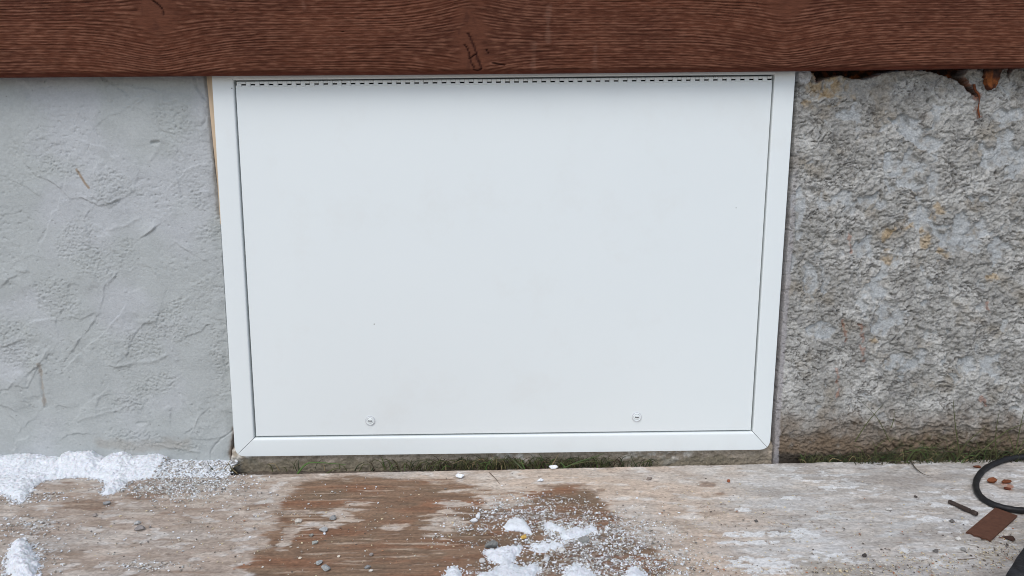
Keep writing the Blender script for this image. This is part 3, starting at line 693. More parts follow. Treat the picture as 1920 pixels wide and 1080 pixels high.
wetc = mix(col3((.215, .135, .085)), col3((.225, .115, .065)), ss(-.1, .4, fbm(X_*8, Y_*30, 641, 3)))
wetc = mix(wetc, col3((.185, .125, .080)), ss(0, .3, fbm(X_*10, Y_*25, 642, 3))*.8)
wetc = wetc*(1+.45*st1+.35*st2+.2*fbm(X_*40, Y_*420, 645, 3))[..., None]
wetc = mix(wetc, col3((.09, .05, .03)), ss(.30, .5, fbm(X_*24, Y_*300, 643, 3))*.6)
wetc = mix(wetc, col3((.44, .34, .255)), ss(.20, .45, fbm(X_*11, Y_*120, 644, 6)+.25*fbm(X_*3, Y_*8, 646, 2))*.85)
cl = mix(dry, wetc, wet)
flk = .9*ss(.20, .23, fbm(X_*40, Y_*110, 651, 5))*ss(.75, .95, X_)*ss(0, .25, fbm(X_*6, Y_*12, 652, 2)+.05)         # flakes of old white paint
for e in ((1567, 914, 34, 3), (1485, 934, 20, 3), (1765, 948, 22, 6), (1750, 974, 32, 6), (1705, 969, 12, 3), (1392, 956, 14, 4), (1430, 1002, 90, 5), (1400, 1018, 70, 4), (1500, 1000, 30, 10), (1430, 1060, 60, 20), (1540, 1045, 70, 10)):
    q = fell(*e)+2.4*fbm(X_*60, Y_*150, 653, 5); flk = np.maximum(flk, ss(.85, .72, q))
cl = mix(cl, col3((.68, .68, .66)), flk*.85)
frost = np.zeros(X_.shape)
for e in ((1060, 985, 60, 14), (1090, 1010, 70, 26), (1000, 965, 60, 14), (1130, 1060, 90, 26), (940, 965, 50, 10), (360, 900, 90, 22), (75, 985, 30, 18), (60, 1045, 50, 30), (280, 1060, 50, 8), (970, 1075, 100, 12), (1180, 1000, 60, 30)):
    frost = np.maximum(frost, ss(1.2, .2, fell(*e)+1.2*fbm(X_*60, Y_*100, 661, 4)))
sp = ss(.05, .35, fbm(X_*170, Y_*200, 662, 2)); cl = mix(cl, col3((.62, .63, .63)), frost*sp*.8); cl = mix(cl, col3((.16, .15, .13)), frost*(1-sp)*.25)
spk = ss(.28, .5, fbm(X_*120, Y_*170, 663, 3)); cl = mix(cl, col3((.13, .11, .09)), spk*.5*ss(-.2, .3, fbm(X_*12, Y_*25, 665, 3)))
cl = np.clip(cl*(1+.22*fine)[..., None], .01, .9)
for (a, b, r, c_) in ((1890, 910, 9, rustc*1.3), (1893, 918, 5, rustc), (1845, 1040, 14, tan*1.4), (1560, 1075, 60, tan*1.3)):
    q = fell(a, b, r, r*.7)+1.4*fbm(X_*90, Y_*120, 664, 3); cl = mix(cl, c_, ss(1, .5, q)*.6)
Hp = .0010*blot+.0008*st1+.0006*st2+.0005*fine+.0006*flk-.0012*ss(.3, .5, fbm(X_*20, Y_*260, 671, 3))*(.4+.6*wet)+.0007*ss(.1, .4, blot2)+.0005*frost*sp
Zp = ZF+Hp-.002*ss(.004, 0, D_)
Xr = np.concatenate([X_[:1], X_]); Yr = np.concatenate([Y_[:1]+.0004, Y_]); Zr = np.concatenate([Zp[:1]*0+ZF-.018, Zp]); cr = np.concatenate([cl[:1]*.8, cl])
Xr = np.concatenate([Xr, Xr[-1:]]); Yr = np.concatenate([Yr, Yr[-1:]-.0004]); Zr = np.concatenate([Zr, Zr[-1:]*0+ZF-.018]); cr = np.concatenate([cr, cr[-1:]])
pl = link('plywood_sheet', grid_mesh('plywood_sheet', Xr, Yr, Zr, cr, flip=True), M_ply)
tag(pl, 'weathered plywood board lying on the ground at the foot of the wall, brown where wet', 'board')

# ------------------------------------------------------------------ snow
fringe = []
def snow_patch(name, pxpoly, hgt, label, group=None, seed=700, rough_=1.0, soft=.010, z=None):
    P = floorpts(pxpoly, ZF+hgt*.35); xs = [p[0] for p in P]; ys = [p[1] for p in P]
    for i in range(len(P)):
        a, b = np.array(P[i]), np.array(P[(i+1) % len(P)]); k = int(np.linalg.norm(b-a)/.0016*rough_)+2
        for t in rng.uniform(0, 1, k*2): fringe.append(tuple(a+(b-a)*t+rng.normal(0, .0038, 2)))
    st = .0013; X, Y = np.meshgrid(np.arange(min(xs)-.01, max(xs)+.01, st), np.arange(min(ys)-.01, max(ys)+.01, st))
    s = poly_sd(X, Y, P)+.0050*rough_*fbm(X*70, Y*90, seed, 4)+.0018*rough_*fbm(X*330, Y*380, seed+7, 2)
    T = hgt*(1-np.exp(-np.clip(s, 0, 1)/soft))*(1+.35*fbm(X*45, Y*45, seed+1, 3))+(.0016*rough_*ridged(X*150, Y*170, seed+2, 3)+.0013*rough_*fbm(X*360, Y*360, seed+3, 2))*ss(0, .004, s)
    T = np.where(s > 0, T+.0004, s*1.2)
    T = np.maximum(T, -.003)
    m = np.maximum(np.maximum(s[:-1, :-1], s[1:, 1:]), np.maximum(s[:-1, 1:], s[1:, :-1])) > -.0006
    o = link(name, grid_mesh(name, X, Y, ZF+.0006+T, keep=m), M_snow)
    return tag(o, label, 'snow', group)
gs = 'small snow patches on the plywood'
snow_patch('snow_lump', [(944, 988), (952, 977), (966, 969), (984, 976), (994, 988), (997, 1001), (988, 996), (972, 994), (950, 993)], 0.0056, 'smooth white snow chunk in the middle of the wet plywood, behind the yellow chip', gs, 710, .5, .004)
snow_patch('snow_lump', [(910, 1032), (940, 1027), (978, 1024), (968, 1042), (962, 1056), (975, 1066), (1000, 1058), (1012, 1066), (1004, 1078), (1010, 1110), (880, 1110), (893, 1078), (930, 1070), (938, 1056), (915, 1044)], 0.0062, 'largest ragged snow patch at the bottom centre beside the dark grey stone', gs, 720, 1.4, .006)
snow_patch('snow_lump', [(837, 1070), (848, 1061), (862, 1066), (868, 1085), (850, 1096), (838, 1090)], 0.0062, 'small rounded snow lump left of the large ragged patch at the bottom', gs, 730, .8, .005)
snow_patch('snow_lump', [(1020, 983), (1034, 980), (1046, 988), (1057, 991), (1052, 999), (1038, 996), (1024, 989)], 0.0043, 'small snow crumb to the right of the smooth snow chunk', gs, 740, 1.2, .004)
snow_patch('snow_lump', [(1050, 1004), (1058, 994), (1078, 990), (1092, 994), (1108, 986), (1116, 992), (1100, 1004), (1078, 1010), (1060, 1012)], 0.0043, 'crumbly snow heap between the two grey stones', gs, 750, 1.8, .006)
snow_patch('snow_lump', [(998, 1026), (1012, 1019), (1036, 1018), (1052, 1022), (1040, 1030), (1016, 1034), (1000, 1032)], 0.0025, 'thin low strip of grainy snow in front of the crumbly heap', gs, 760, 1.8, .006)
snow_patch('snow_lump', [(1062, 1066), (1080, 1060), (1100, 1068), (1118, 1080), (1122, 1100), (1060, 1100)], 0.0037, 'grainy snow patch on the bottom edge right of centre', gs, 770, 2.2, .006)
snow_patch('snow_lump', [(20, 1022), (28, 1011), (44, 1008), (56, 1020), (66, 1036), (72, 1056), (64, 1074), (44, 1080), (22, 1078), (10, 1060), (14, 1040)], 0.0150, 'tall rounded snow heap near the bottom left corner', gs, 780, 1.3, .012)
snow_patch('snow_lump', [(1176, 1070), (1190, 1062), (1204, 1072), (1214, 1085), (1190, 1096), (1172, 1090)], 0.0037, 'small snow crumb on the bottom edge, farthest right', gs, 790, 1.6, .005)
# drift banked against the wall
fr = floorpts([(-120, 930), (-40, 928), (0, 922), (22, 936), (38, 944), (50, 934), (60, 915), (78, 903), (110, 897), (150, 895), (182, 897), (203, 905), (192, 926), (202, 930), (226, 918), (240, 903), (290, 896), (340, 894), (400, 892), (432, 886)])
frn = [(p[0], p[1]) for p in fr]
tp = wallpts([(-120, 862), (-40, 860), (0, 862), (48, 857), (75, 864), (112, 866), (119, 853), (165, 851), (184, 862), (192, 868), (205, 858), (228, 855), (250, 862), (262, 864), (280, 860), (305, 862), (318, 872), (345, 882), (375, 884), (405, 878), (424, 868), (432, 880)], -.006)
st = .0014; X, Y = np.meshgrid(np.arange(tp[0][0], LE(-.03)+.004, st), np.arange(-.20, .010, st))
h0 = np.interp(X, [p[0] for p in tp], [p[1]-ZF for p in tp])
Pp = [(frn[0][0], .03)]+frn+[(frn[-1][0]+.002, .03)]
s = poly_sd(X, Y, Pp)+.007*fbm(X*55, Y*70, 801, 4)+.003*fbm(X*280, Y*330, 807, 2)
bank = ss(-.055, -.004, Y+.010*fbm(X*12, Y*12, 802, 2))
body = .0065*(1-np.exp(-np.clip(s, 0, 1)/.008))
T = body*(1+.4*fbm(X*30, Y*30, 803, 3))+np.clip(h0-.004, 0, 1)*bank*(1-np.exp(-np.clip(s, 0, 1)/.012))+(.0022*ridged(X*110, Y*120, 804, 3)+.0022*fbm(X*260, Y*260, 808, 3)+.003*fbm(X*70, Y*70, 809, 3))*ss(0, .006, s)
thin = ss(onZ(300, 890, ZF)[0], onZ(345, 890, ZF)[0], X); T = T*(1-.62*thin)+thin*.006*fbm(X*60, Y*60, 811, 3)+thin*.002*ridged(X*200, Y*200, 805, 2)
T = np.where(s > 0, T, np.maximum(s*1.2, -.003))
m = np.maximum(np.maximum(s[:-1, :-1], s[1:, 1:]), np.maximum(s[:-1, 1:], s[1:, :-1])) > -.0006
keep = m
for i in range(2, len(frn)-1):
    a, b = np.array(frn[i]), np.array(frn[i+1]); k = int(np.linalg.norm(b-a)/.0009)
    for t in rng.uniform(0, 1, k*2): fringe.append(tuple(a+(b-a)*t+rng.normal(0, .004, 2)))
o = link('snow_bank', grid_mesh('snow_bank', X, Y, ZF+.0006+T, keep=keep), M_snow)
tag(o, 'long white bank of snow lying against the foot of the smooth grey wall', 'snow')

# ------------------------------------------------------------------ loose grains (uncountable)
ico_v, ico_f = None, None
bm = bmesh.new(); bmesh.ops.create_icosphere(bm, subdivisions=1, radius=1); ico_v = np.array([v.co[:] for v in bm.verts]); ico_f = np.array([[v.index for v in f.verts] for f in bm.faces]); bm.free()
def scatter(name, centres, radii, cols, m, label, cat, flatten=.7, smooth=False):
    n = len(centres); V = ico_v[None]*(1+.35*rng.uniform(-1, 1, (n, 12, 1)))
    V = V*rng.uniform(.6, 1.35, (n, 1, 3))*np.array([1, 1, flatten]); th = rng.uniform(0, 6.28, n); c, s_ = np.cos(th), np.sin(th)
    x = V[..., 0]*c[:, None]-V[..., 1]*s_[:, None]; y = V[..., 0]*s_[:, None]+V[..., 1]*c[:, None]
    V = np.stack([x, y, V[..., 2]], -1)*radii[:, None, None]+centres[:, None, :]
    F = (ico_f[None]+(np.arange(n)*12)[:, None, None]).reshape(-1, 3)
    o = link(name, raw_mesh(name, V.reshape(-1, 3), F, np.repeat(cols, 12, 0), smooth), m)
    return tag(o, label, cat, kind='stuff')
def cloud(lst, rmin, rmax, pal, wts):
    cs = []; 
    for px, py, rx, ry, n in lst:
        n = int(n*1.5); a = rng.normal(0, .62, (n, 2)); 
        for u, v in a:
            X0, Y0 = px+u*rx, py+v*ry
            if Y0 < 868 or Y0 > 1100: continue
            p = onZ(X0, Y0, ZF); 
            if p[1] > rear(p[0])-.002: continue
            cs.append(p)
    cs = np.array(cs); n = len(cs)
    k = fbm(cs[:, 0]*55, cs[:, 1]*75, 950, 2)+rng.uniform(-.25, .25, n) > -.12
    cs = cs[k]; n = len(cs)
    r = rmin*(rmax/rmin)**(rng.uniform(0, 1, n)**2.2); cs[:, 2] = ZF+r*.45+.0006
    ci = rng.choice(len(pal), n, p=wts); cl = np.array(pal)[ci]*rng.uniform(.8, 1.15, (n, 1)); return cs, r, np.clip(cl, 0, .92)
def bank_top(x, y):
    i = np.clip(((np.array(y)+.20)/st).astype(int), 0, X.shape[0]-1); j = np.clip(((np.array(x)-X[0, 0])/st).astype(int), 0, X.shape[1]-1); return np.maximum(T[i, j], 0)
cs, r, cl_ = cloud([(360, 905, 90, 22, 2300), (300, 925, 70, 14, 500), (250, 915, 60, 10, 400), (60, 985, 60, 16, 350), (50, 1050, 60, 40, 500), (90, 930, 60, 10, 200), (280, 1062, 60, 10, 200), (30, 935, 60, 14, 200),
                    (945, 965, 60, 14, 600), (890, 990, 50, 12, 250), (1010, 945, 90, 18, 700), (1080, 985, 90, 26, 1500), (1120, 1020, 110, 36, 2100), (1160, 1060, 120, 30, 1800), (1050, 1010, 60, 20, 700), (975, 1070, 90, 20, 700),
                    (1230, 1060, 90, 30, 600), (1010, 1025, 40, 10, 400), (1200, 990, 70, 30, 400), (870, 1015, 60, 10, 80), (700, 940, 300, 40, 150), (250, 1000, 250, 60, 260), (420, 940, 120, 30, 260)],
                   .0005, .0019, [(.80, .82, .84), (.60, .60, .58), (.42, .37, .30), (.22, .20, .18)], [.30, .26, .27, .17])
fr_ = np.array([f for f in fringe if f[1] < .006]); n2 = len(fr_); r2 = .0006*(3.4**(rng.uniform(0, 1, n2)**1.8)); wh_ = np.array([(.78, .80, .82)])*rng.uniform(.75, 1.1, (n2, 1))
fr3 = np.column_stack([fr_, np.full(n2, ZF)+r2*.4+.0006])
n3 = 5200; xx = rng.uniform(onZ(292, 890, ZF)[0], LE(-.06)+.016, n3); yy = rng.uniform(-.052, .004, n3); r3 = .0007*(3.4**(rng.uniform(0, 1, n3)**1.8))
gp = np.column_stack([xx, yy, ZF+bank_top(xx, yy)+r3*.3]); pal3 = np.array([(.78, .80, .82), (.55, .55, .54), (.40, .36, .31), (.24, .23, .22)])[rng.choice(4, n3, p=[.40, .27, .20, .13])]
cs = np.vstack([cs, fr3, gp]); r = np.concatenate([r, r2, r3]); cl_ = np.vstack([cl_, np.clip(wh_, 0, .85), pal3])
scatter('snow_grains', cs, r, cl_, M_grain, 'loose icy grains and grit scattered over the plywood', 'grit')
cs, r, cl_ = cloud([(1720, 1060, 160, 26, 900), (1880, 1035, 60, 26, 500), (1600, 1075, 120, 16, 400), (1500, 990, 300, 60, 700), (1350, 960, 250, 60, 400), (1840, 990, 90, 30, 220), (1300, 1070, 120, 20, 300), (450, 1000, 300, 60, 500), (900, 1000, 250, 60, 300)],
                   .0005, .0016, [(.62, .52, .33), (.60, .57, .50), (.36, .30, .24), (.10, .08, .065), (.40, .19, .10)], [.30, .27, .20, .17, .06])
scatter('sawdust', cs, r, cl_, M_grain, 'pale sawdust and fine dark grit scattered over the dry plywood', 'sawdust', .45)

# ------------------------------------------------------------------ stones and crumbs, one by one
def stone(px, py, rpx, col, label, name='pebble', cat='pebble', group='pebbles and crumbs on the plywood', sx=1.25, sz=.65, seed=0, mat_=None, sharp=.25):
    p = onZ(px, py, ZF); s = rpx*np.linalg.norm(p-CP)/FOC
    bm = bmesh.new(); bmesh.ops.create_icosphere(bm, subdivisions=3, radius=1); rs_ = random.Random(seed+int(px))
    cuts = [(Vector((rs_.uniform(-1, 1), rs_.uniform(-1, 1), rs_.uniform(-.5, 1))).normalized(), rs_.uniform(.45, .80)) for _ in range(11)]
    a = rs_.uniform(0, 3.14)
    for v in bm.verts:
        c = v.co.copy()
        for n_, d in cuts:
            k = c.dot(n_)-d
            if k > 0: c -= n_*k*(1-sharp*.4)
        c *= 1+.16*float(perlin(np.array(c.x*3+px), np.array(c.y*3+c.z*2), 9))
        x, y = c.x*sx, c.y*.95
        v.co = Vector((x*math.cos(a*.3)-y*math.sin(a*.3), x*math.sin(a*.3)+y*math.cos(a*.3), c.z*sz))*s
    zmin = min(v.co.z for v in bm.verts)
    me = bpy.data.meshes.new(name); bm.to_mesh(me); bm.free()
    cc = np.ones((len(me.vertices), 4), np.float32); cc[:, :3] = col; at = me.attributes.new('Col', 'FLOAT_COLOR', 'POINT'); at.data.foreach_set('color', cc.ravel())
    for q in me.polygons: q.use_smooth = True
    me.set_sharp_from_angle(angle=math.radians(22)); o = link(name, me, mat_ or M_stone); o.location = (p[0], p[1], ZF-zmin*.8+.0004)
    return tag(o, label, cat, group)
gy = (.27, .27, .265); lg = (.40, .40, .385); tn = (.42, .37, .30); wh = (.80, .82, .84)
stone(263, 994, 8, (.26, .235, .22), 'grey brown pebble alone on the tan left half of the plywood')
stone(257, 983, 4.5, lg, 'tiny pale pebble just behind the grey brown one on the left')
stone(199, 946, 5.5, gy, 'small grey pebble in front of the snow bank')
stone(178, 968, 4, (.30, .26, .23), 'tiny brownish pebble left of the small grey pebble near the snow')
stone(625, 974, 7, gy, 'oval grey pebble at the back of the pebble group on the wet patch')
stone(606, 997, 6.5, lg, 'angular light grey pebble in the middle of the pebble group on the wet patch')
stone(584, 1006, 5, (.30, .30, .27), 'flat dull grey crumb left of the angular light grey pebble')
stone(590, 1020, 5.5, (.32, .33, .30), 'greenish grey pebble in front of the angular light grey pebble')
stone(559, 980, 5.5, (.50, .46, .40), 'flat cream pebble at the left of the pebble group')
stone(562, 1048, 3.2, (.62, .55, .44), 'tiny round cream pebble left of the biggest grey pebble')
stone(636, 1045, 3, (.66, .60, .50), 'tiny round cream pebble right of the biggest grey pebble')
stone(611, 1069, 9, (.33, .34, .33), 'biggest rounded grey pebble near the bottom edge left of centre', sx=1.0)
stone(600, 1058, 6, (.36, .38, .37), 'rough grey crumb touching the biggest grey pebble')
stone(689, 1066, 5, gy, 'dark grey pebble at the bottom edge between the big pebble and the snow')
stone(697, 1042, 4, (.30, .27, .25), 'small brownish pebble above the dark grey one at the bottom')
stone(695, 1072, 3.6, (.60, .56, .50), 'cream crumb touching the dark grey pebble at the bottom')
stone(922, 1027, 12, (.20, .20, .185), 'dark grey stone at the tip of the large ragged snow patch', name='stone', cat='stone', sz=.7)
stone(1096, 1016, 10, (.27, .27, .25), 'grey stone lying at the right end of the crumbly snow heap', name='stone', cat='stone', sz=.7)
stone(983, 1009, 6.5, (.66, .42, .10), 'bright yellow chip in front of the smooth snow chunk', name='yellow_chip', cat='chip', sz=.55)
stone(1052, 1034, 6, (.62, .60, .55), 'flat off-white pebble in front of the thin snow strip', sz=.45)
stone(1024, 1047, 6, (.42, .41, .39), 'pale grey crumb between the ragged patch and the off-white pebble')
stone(1025, 1053, 6, (.66, .66, .66), 'icy crumb beside the pale grey crumb at the bottom centre', name='ice_crumb', cat='ice crumb')
stone(905, 1054, 6, (.50, .48, .45), 'grey cream pebble left of the ragged snow patch')
stone(863, 896, 8, wh, 'larger white ice crumb near the rear edge of the plywood', name='ice_crumb', cat='ice crumb')
stone(1014, 903, 6, wh, 'white ice crumb right of the larger one near the rear edge', name='ice_crumb', cat='ice crumb')
stone(1036, 879, 6, wh, 'white ice crumb sitting right on the rear edge of the plywood', name='ice_crumb', cat='ice crumb', sx=1.6)
stone(897, 972, 6, wh, 'upright white ice crumb left of the smooth snow chunk', name='ice_crumb', cat='ice crumb', sx=.8, sz=1.0)
stone(890, 979, 6, (.72, .74, .76), 'dull white ice crumb touching the upright one', name='ice_crumb', cat='ice crumb')
stone(1026, 1056 if False else 1050, 3, wh, 'tiny white ice crumb beside the pale grey crumb', name='ice_crumb', cat='ice crumb')
stone(1218, 899, 6, (.26, .21, .175), 'flat grey brown pebble alone near the rear edge right of centre', sz=.4)
stone(1366, 904, 4, (.26, .08, .035), 'small orange red crumb on the dry plywood', name='red_crumb', cat='crumb')
stone(1665, 957, 5.5, (.58, .56, .52), 'pale chip in the middle of the dry grey plywood', sz=.5)
stone(1717, 933, 3.4, (.10, .08, .07), 'small dark crumb behind the pale paint flakes')
stone(1418, 979, 4, (.11, .10, .09), 'small dark crumb in front of the pale paint flakes on the left')
stone(1621, 1043, 5, (.06, .05, .045), 'black crumb near the bottom edge on the dry grey plywood', sz=.6)
stone(1785, 979, 4, (.15, .14, .13), 'small dark grey crumb left of the brown metal strip')
stone(1807, 1033, 5, (.30, .29, .27), 'grey pebble in front of the brown metal strip')
stone(1755, 1035, 5, (.13, .12, .11), 'flat dark pebble left of the grey one in front of the metal strip', sz=.4)
stone(1797, 1012, 5, (.70, .68, .63), 'off-white chip beside the notched end of the metal strip', sz=.6)
stone(1862, 905, 7, (.20, .065, .025), 'glossy rusty brown flake lying inside the cable loop', name='rust_flake', cat='rust flake', sx=1.5, sz=.6)
stone(1887, 905, 7, (.17, .055, .022), 'crumbled orange rust flake right of the glossy one inside the cable loop', name='rust_flake', cat='rust flake', sx=1.4, sz=.35)
stone(1888, 918, 5, (.12, .035, .018), 'small dark red rust flake in front of the crumbled one', name='rust_flake', cat='rust flake', sz=.45)
stone(1832, 877, 5.5, (.17, .06, .03), 'rusty flake just outside the cable loop at the rear edge', name='rust_flake', cat='rust flake', sx=1.5, sz=.3)
stone(1892, 1011, 8, (.060, .032, .024), 'dark brown flake right of the brown metal strip', name='rust_flake', cat='rust flake', sx=1.5, sz=.25)
stone(1730, 950, 0.1, gy, 'x') if False else None

# ------------------------------------------------------------------ black cable loop
cab = [(2060, 905), (2010, 872), (1960, 858), (1925, 856.5), (1895, 859), (1868, 868), (1846, 880), (1833, 896), (1830, 913), (1838, 930), (1856, 943), (1882, 952), (1915, 957), (1960, 957), (2010, 945), (2050, 925), (2065, 900), (2110, 870), (2250, 860), (2500, 900)]
P = []
for i, (a, b) in enumerate(cab):
    hgt = .0048+(.010 if i < 5 else 0)*(1-i/5 if i < 5 else 0)+(.011 if 14 <= i <= 17 else 0)
    p = onZ(a, b, ZF+hgt); P.append(p)
sp_ = spline(P, 10); v_, f_ = tube_arrays(sp_, [.0046+.0002*math.sin(i*.9) for i in range(len(sp_))], 14)
o = link('cable', raw_mesh('cable', np.array(v_), np.array(f_)), M_cable); tag(o, 'loop of thick black rubber cable on the plywood at the right', 'cable')

# ------------------------------------------------------------------ driver bit
def lathe_between(name, A, B, prof, m, seg=20, hexr=None):
    A, B = Vector(A), Vector(B); ax_ = (B-A); L = ax_.length; ax_.normalize(); s_ = ax_.cross(Vector((0, 0, 1))).normalized(); u_ = s_.cross(ax_); bm = bmesh.new(); prev = None
    for t, r_ in prof:
        ring_ = []
        for k in range(seg):
            an = 2*math.pi*k/seg; rr = r_
            if hexr and hexr[0] < t < hexr[1]: rr = r_*math.cos(math.pi/6)/math.cos(((an+math.pi/6) % (math.pi/3))-math.pi/6)
            ring_.append(bm.verts.new(A+ax_*L*t+(s_*math.cos(an)+u_*math.sin(an))*rr))
        if prev:
            for k in range(seg): bm.faces.new((prev[k], prev[(k+1) % seg], ring_[(k+1) % seg], ring_[k]))
        else: bm.faces.new(ring_)
        prev = ring_
    bm.faces.new(prev[::-1]); return bm_obj(name, bm, m, smooth=True, angle=35)
A = onZ(1779, 940, ZF+.0038); B = onZ(1832, 964, ZF+.0038)
o = lathe_between('driver_bit', A, B, [(0, .0022), (.02, .0031), (.20, .0033), (.24, .0030), (.42, .0032), (.44, .0037), (.74, .0038), (.76, .0027), (.82, .0027), (.84, .0039), (.97, .0038), (1, .0028)], M_bit, 24, (.43, .98))
tag(o, 'short dark brown driver bit with a notched shank lying left of the cable loop', 'driver bit')

# ------------------------------------------------------------------ brown notched strip
zs = ZF+.0034
c1, c2, c3, c4 = [np.array(onZ(a, b, zs)[:2]) for a, b in ((1811, 997), (1857, 1013), (1908, 966), (1866, 951))]
pts = []; nt_ = 9
for i in range(nt_+1):
    t = i/nt_; p = c1+(c2-c1)*t; d = (c4-c1)/np.linalg.norm(c4-c1)*(.0026 if i % 3 == 1 or i % 3 == 2 else 0)*(0 if i in (0, nt_) else 1)
    pts.append(p+d+np.array([random.uniform(-.0003, .0003)]*2))
pts += [c3, c4]
bm = bmesh.new(); f = [bm.verts.new((p[0], p[1], zs)) for p in pts]; b = [bm.verts.new((p[0], p[1], zs-.0024)) for p in pts]; n = len(pts)
bm.faces.new(f); bm.faces.new(b[::-1])
for i in range(n): bm.faces.new((f[i], f[(i+1) % n], b[(i+1) % n], b[i]))
bmesh.ops.bevel(bm, geom=[e for e in bm.edges if abs(e.verts[0].co.z-zs) < 1e-6 and abs(e.verts[1].co.z-zs) < 1e-6], offset=.0003, segments=1, affect='EDGES')
bmesh.ops.translate(bm, vec=(0, 0, -.0002), verts=bm.verts)
o = bm_obj('metal_strip', bm, M_strip, smooth=False); tag(o, 'flat red brown metal strip with a notched end, partly under the black cable', 'metal strip')

# ------------------------------------------------------------------ black bag corner, bottom right
p0 = onZ(1893, 1082, ZF); p1 = onZ(1922, 1036, ZF)
bm = bmesh.new(); bmesh.ops.create_cube(bm, size=1); bmesh.ops.subdivide_edges(bm, edges=list(bm.edges), cuts=14, use_grid_fill=True)
e1 = Vector(p1-p0); e1.z = 0; e1.normalize(); e2 = Vector((e1.y, -e1.x, 0)); org = Vector(p0)-e1*.10
for v in bm.verts:
    x, y, z = v.co.x+.5, v.co.y+.5, v.co.z+.5
    rr = .5*(1-abs(2*z-1)**3); k = org+e1*(x*.30)+e2*(y*.16+.012*z*(1 if y < .5 else -1)*1.2); n_ = float(fbm(np.array(x*6+z*3), np.array(y*6+z*4), 900, 3))
    v.co = k+Vector((0, 0, z*.055))+Vector((n_*.004, n_*.004, n_*.006*z))
o = bm_obj('black_bag', bm, M_black, smooth=True); tag(o, 'black creased bag showing only its edge in the bottom right corner', 'bag')

# ------------------------------------------------------------------ grass
def blades(name, lst, label, cat, parent=None, kind=None, group=None):
    V, F, CL = [], [], []; nV = 0
    for P, w_, c_ in lst:
        Q = spline(P, 4); k = len(Q); R = [w_*(1-.85*(i/(k-1))**1.3)+.00012 for i in range(k)]
        v, f = tube_arrays(Q, R, 5); V += v; F += [tuple(a+nV for a in q) for q in f]; nV += len(v); CL += [c_]*len(v)
    o = link(name, raw_mesh(name, np.array(V), np.array(F), np.array(CL)), M_grass, parent)
    return tag(o, label, cat, group, kind) if label else o
olive = (.085, .090, .035); green = (.085, .15, .04); dkg = (.045, .055, .025); straw = (.30, .23, .12)
def tuft(name, lst, label, cat, group=None):
    t = thing(name, label, cat, tuple(float(q) for q in lst[0][0][0]), group)
    for it in lst: blades('blade', [it], None, None, t)
    return t
def B(pp, w_=.0008, c=olive, y0=-.018, y1=-.012):
    n = len(pp); return ([onY(a, b, y0+(y1-y0)*i/(n-1)) for i, (a, b) in enumerate(pp)], w_, c)
gg = 'grass tufts at the foot of the wall'
tuft('grass_tuft', [B([(1603, 828), (1628, 790), (1656, 758)]), B([(1668, 828), (1645, 784), (1615, 752)], .0006), B([(1671, 802), (1676, 785), (1677, 768)], .0006), B([(1640, 862), (1643, 840), (1668, 818)], .0009), B([(1625, 860), (1614, 842), (1600, 835)], .0007)],
       'sparse grass tuft of thin crossed blades on the rough wall, nearest the white hatch', 'grass', group=gg)
tuft('grass_tuft', [B([(1800, 858), (1791, 795), (1787, 748)], .0010), B([(1797, 856), (1815, 828), (1850, 798)], .0009), B([(1780, 862), (1777, 842), (1774, 823)], .0007), B([(1786, 862), (1780, 846), (1790, 822)], .0006)],
       'grass tuft with one tall upright blade, left of the cable loop', 'grass', group=gg)
tuft('grass_tuft', [B([(1868, 862), (1867, 815), (1874, 768)], .0008), B([(1818, 866), (1852, 836), (1888, 808), (1930, 790)], .0014), B([(1902, 862), (1910, 815), (1921, 765)], .0010), B([(1905, 858), (1896, 828), (1886, 805)], .0009), B([(1842, 852), (1835, 838), (1829, 824)], .0009), B([(1905, 850), (1925, 820), (1940, 800)], .0008), B([(1800, 868), (1826, 858), (1833, 852)], .0014, straw)],
       'fuller grass tuft behind the black cable loop', 'grass', group=gg)
tuft('grass_tuft', [B([(558, 888), (572, 872), (590, 867), (648, 871)], .0017, green, -.035, -.03), B([(720, 897), (728, 888), (736, 882)], .001, olive, -.035, -.03), B([(744, 897), (750, 886), (754, 880)], .0009, olive, -.035, -.03), B([(612, 888), (625, 880), (640, 876)], .0012, olive, -.035, -.03)],
       'short bright green blades under the left half of the hatch', 'grass', group=gg)
tuft('grass_tuft', [B([(1052, 880), (1085, 866), (1112, 858), (1134, 849)], .0014, (.06, .09, .03)), B([(1070, 872), (1100, 866), (1128, 866)], .0010, olive), B([(1030, 880), (1040, 864), (1048, 850)], .0008, straw), B([(1062, 880), (1056, 872), (1050, 866)], .0013, green), B([(980, 880), (968, 868), (960, 860)], .0010, (.12, .14, .07)), B([(984, 880), (978, 868), (972, 866)], .0010, green), B([(1196, 878), (1186, 862), (1182, 850)], .0008, dkg)],
       'longer green and straw blades under the right half of the hatch', 'grass', group=gg)
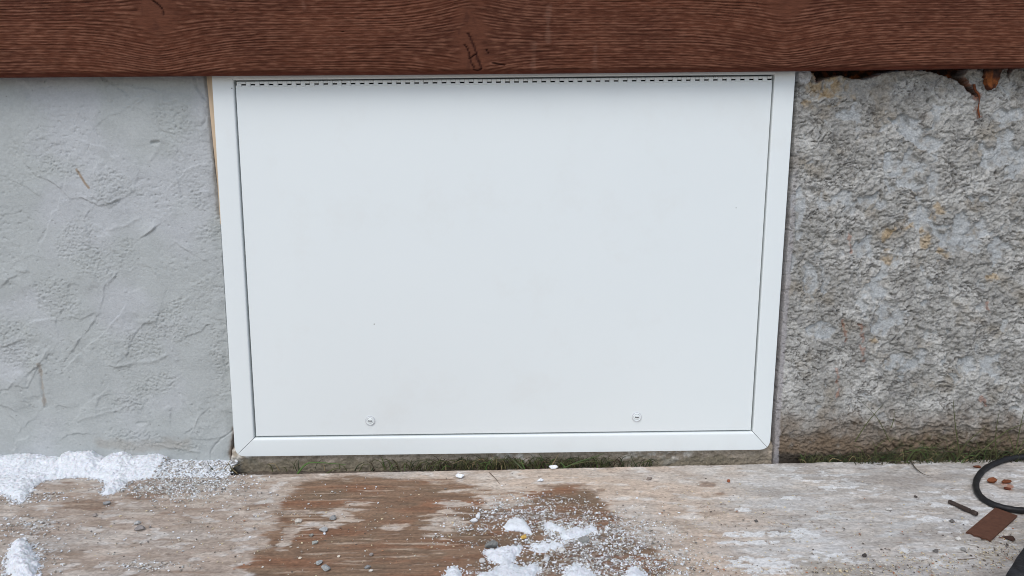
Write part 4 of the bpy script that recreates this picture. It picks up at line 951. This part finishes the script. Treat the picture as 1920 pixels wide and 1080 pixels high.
tuft('grass_tuft', [B([(436, 884), (431, 873), (426, 866)], .0007, olive, -.03, -.028), B([(420, 880), (428, 870), (432, 862)], .0006, straw, -.03, -.028), B([(400, 882), (392, 872), (388, 862)], .0006, dkg, -.03, -.028), B([(445, 888), (436, 878), (450, 870)], .0006, straw, -.03, -.028)],
       'few dry stems in the snow by the lower left corner of the hatch', 'grass', group=gg)
lst = []
for i in range(1150):
    if i < 520: px = rng.uniform(1600, 1960); dens = 1
    elif i < 980: px = float(np.clip(rng.normal(960, 110), 560, 1220)) if rng.random() < .92 else rng.uniform(480, 1250)
    else: px = rng.uniform(1500, 1600)
    yb = rng.uniform(-.024, -.002) if i < 520 else rng.uniform(-.010, .004); hgt = rng.uniform(.006, .026)*((1.9 if px > 1640 and rng.random() < .35 else 1.2) if i < 520 else .85); a = rng.normal(0, .9)
    b0 = onY(px, 880, yb); z0 = ZF-.010; x0 = b0[0]; pts = [(x0, yb, z0), (x0+math.sin(a)*hgt*.5, yb+rng.uniform(-.004, .004), z0+hgt*.7), (x0+math.sin(a)*hgt*1.3, yb+rng.uniform(-.008, .006), z0+hgt*(.6+.5*math.cos(a)))]
    c_ = [olive, dkg, (.09, .08, .04), green, straw, (.05, .035, .02)][rng.choice(6, p=[.28, .24, .18, .06, .07, .17])]
    lst.append(([np.array(p) for p in pts], rng.uniform(.0004, .0010), c_))
blades('grass', lst, 'low moss and short grass in the gap between wall and plywood', 'grass', kind='stuff')
# twigs
def twig(pp, w_, c_, label, z=.002):
    Q = [onZ(a, b, ZF+z) for a, b in pp]; o = blades('twig', [(Q, w_, c_)], label, 'twig', group='twigs on the plywood'); return o
twig([(1706, 862), (1716, 877), (1730, 888), (1745, 893)], .0010, (.10, .085, .06), 'curved dark twig over the rear edge of the plywood before the rough wall', .003)
twig([(917, 886), (928, 896), (938, 909)], .0006, (.14, .10, .07), 'short thin twig near the rear edge between two ice crumbs', .001)
twig([(1796, 1049), (1815, 1048), (1832, 1046)], .0007, (.20, .16, .12), 'thin splinter in front of the brown metal strip', .001)
twig([(718, 896), (730, 887)], .0010, (.11, .09, .06), 'first of two short twigs side by side at the rear edge', .002) if False else None
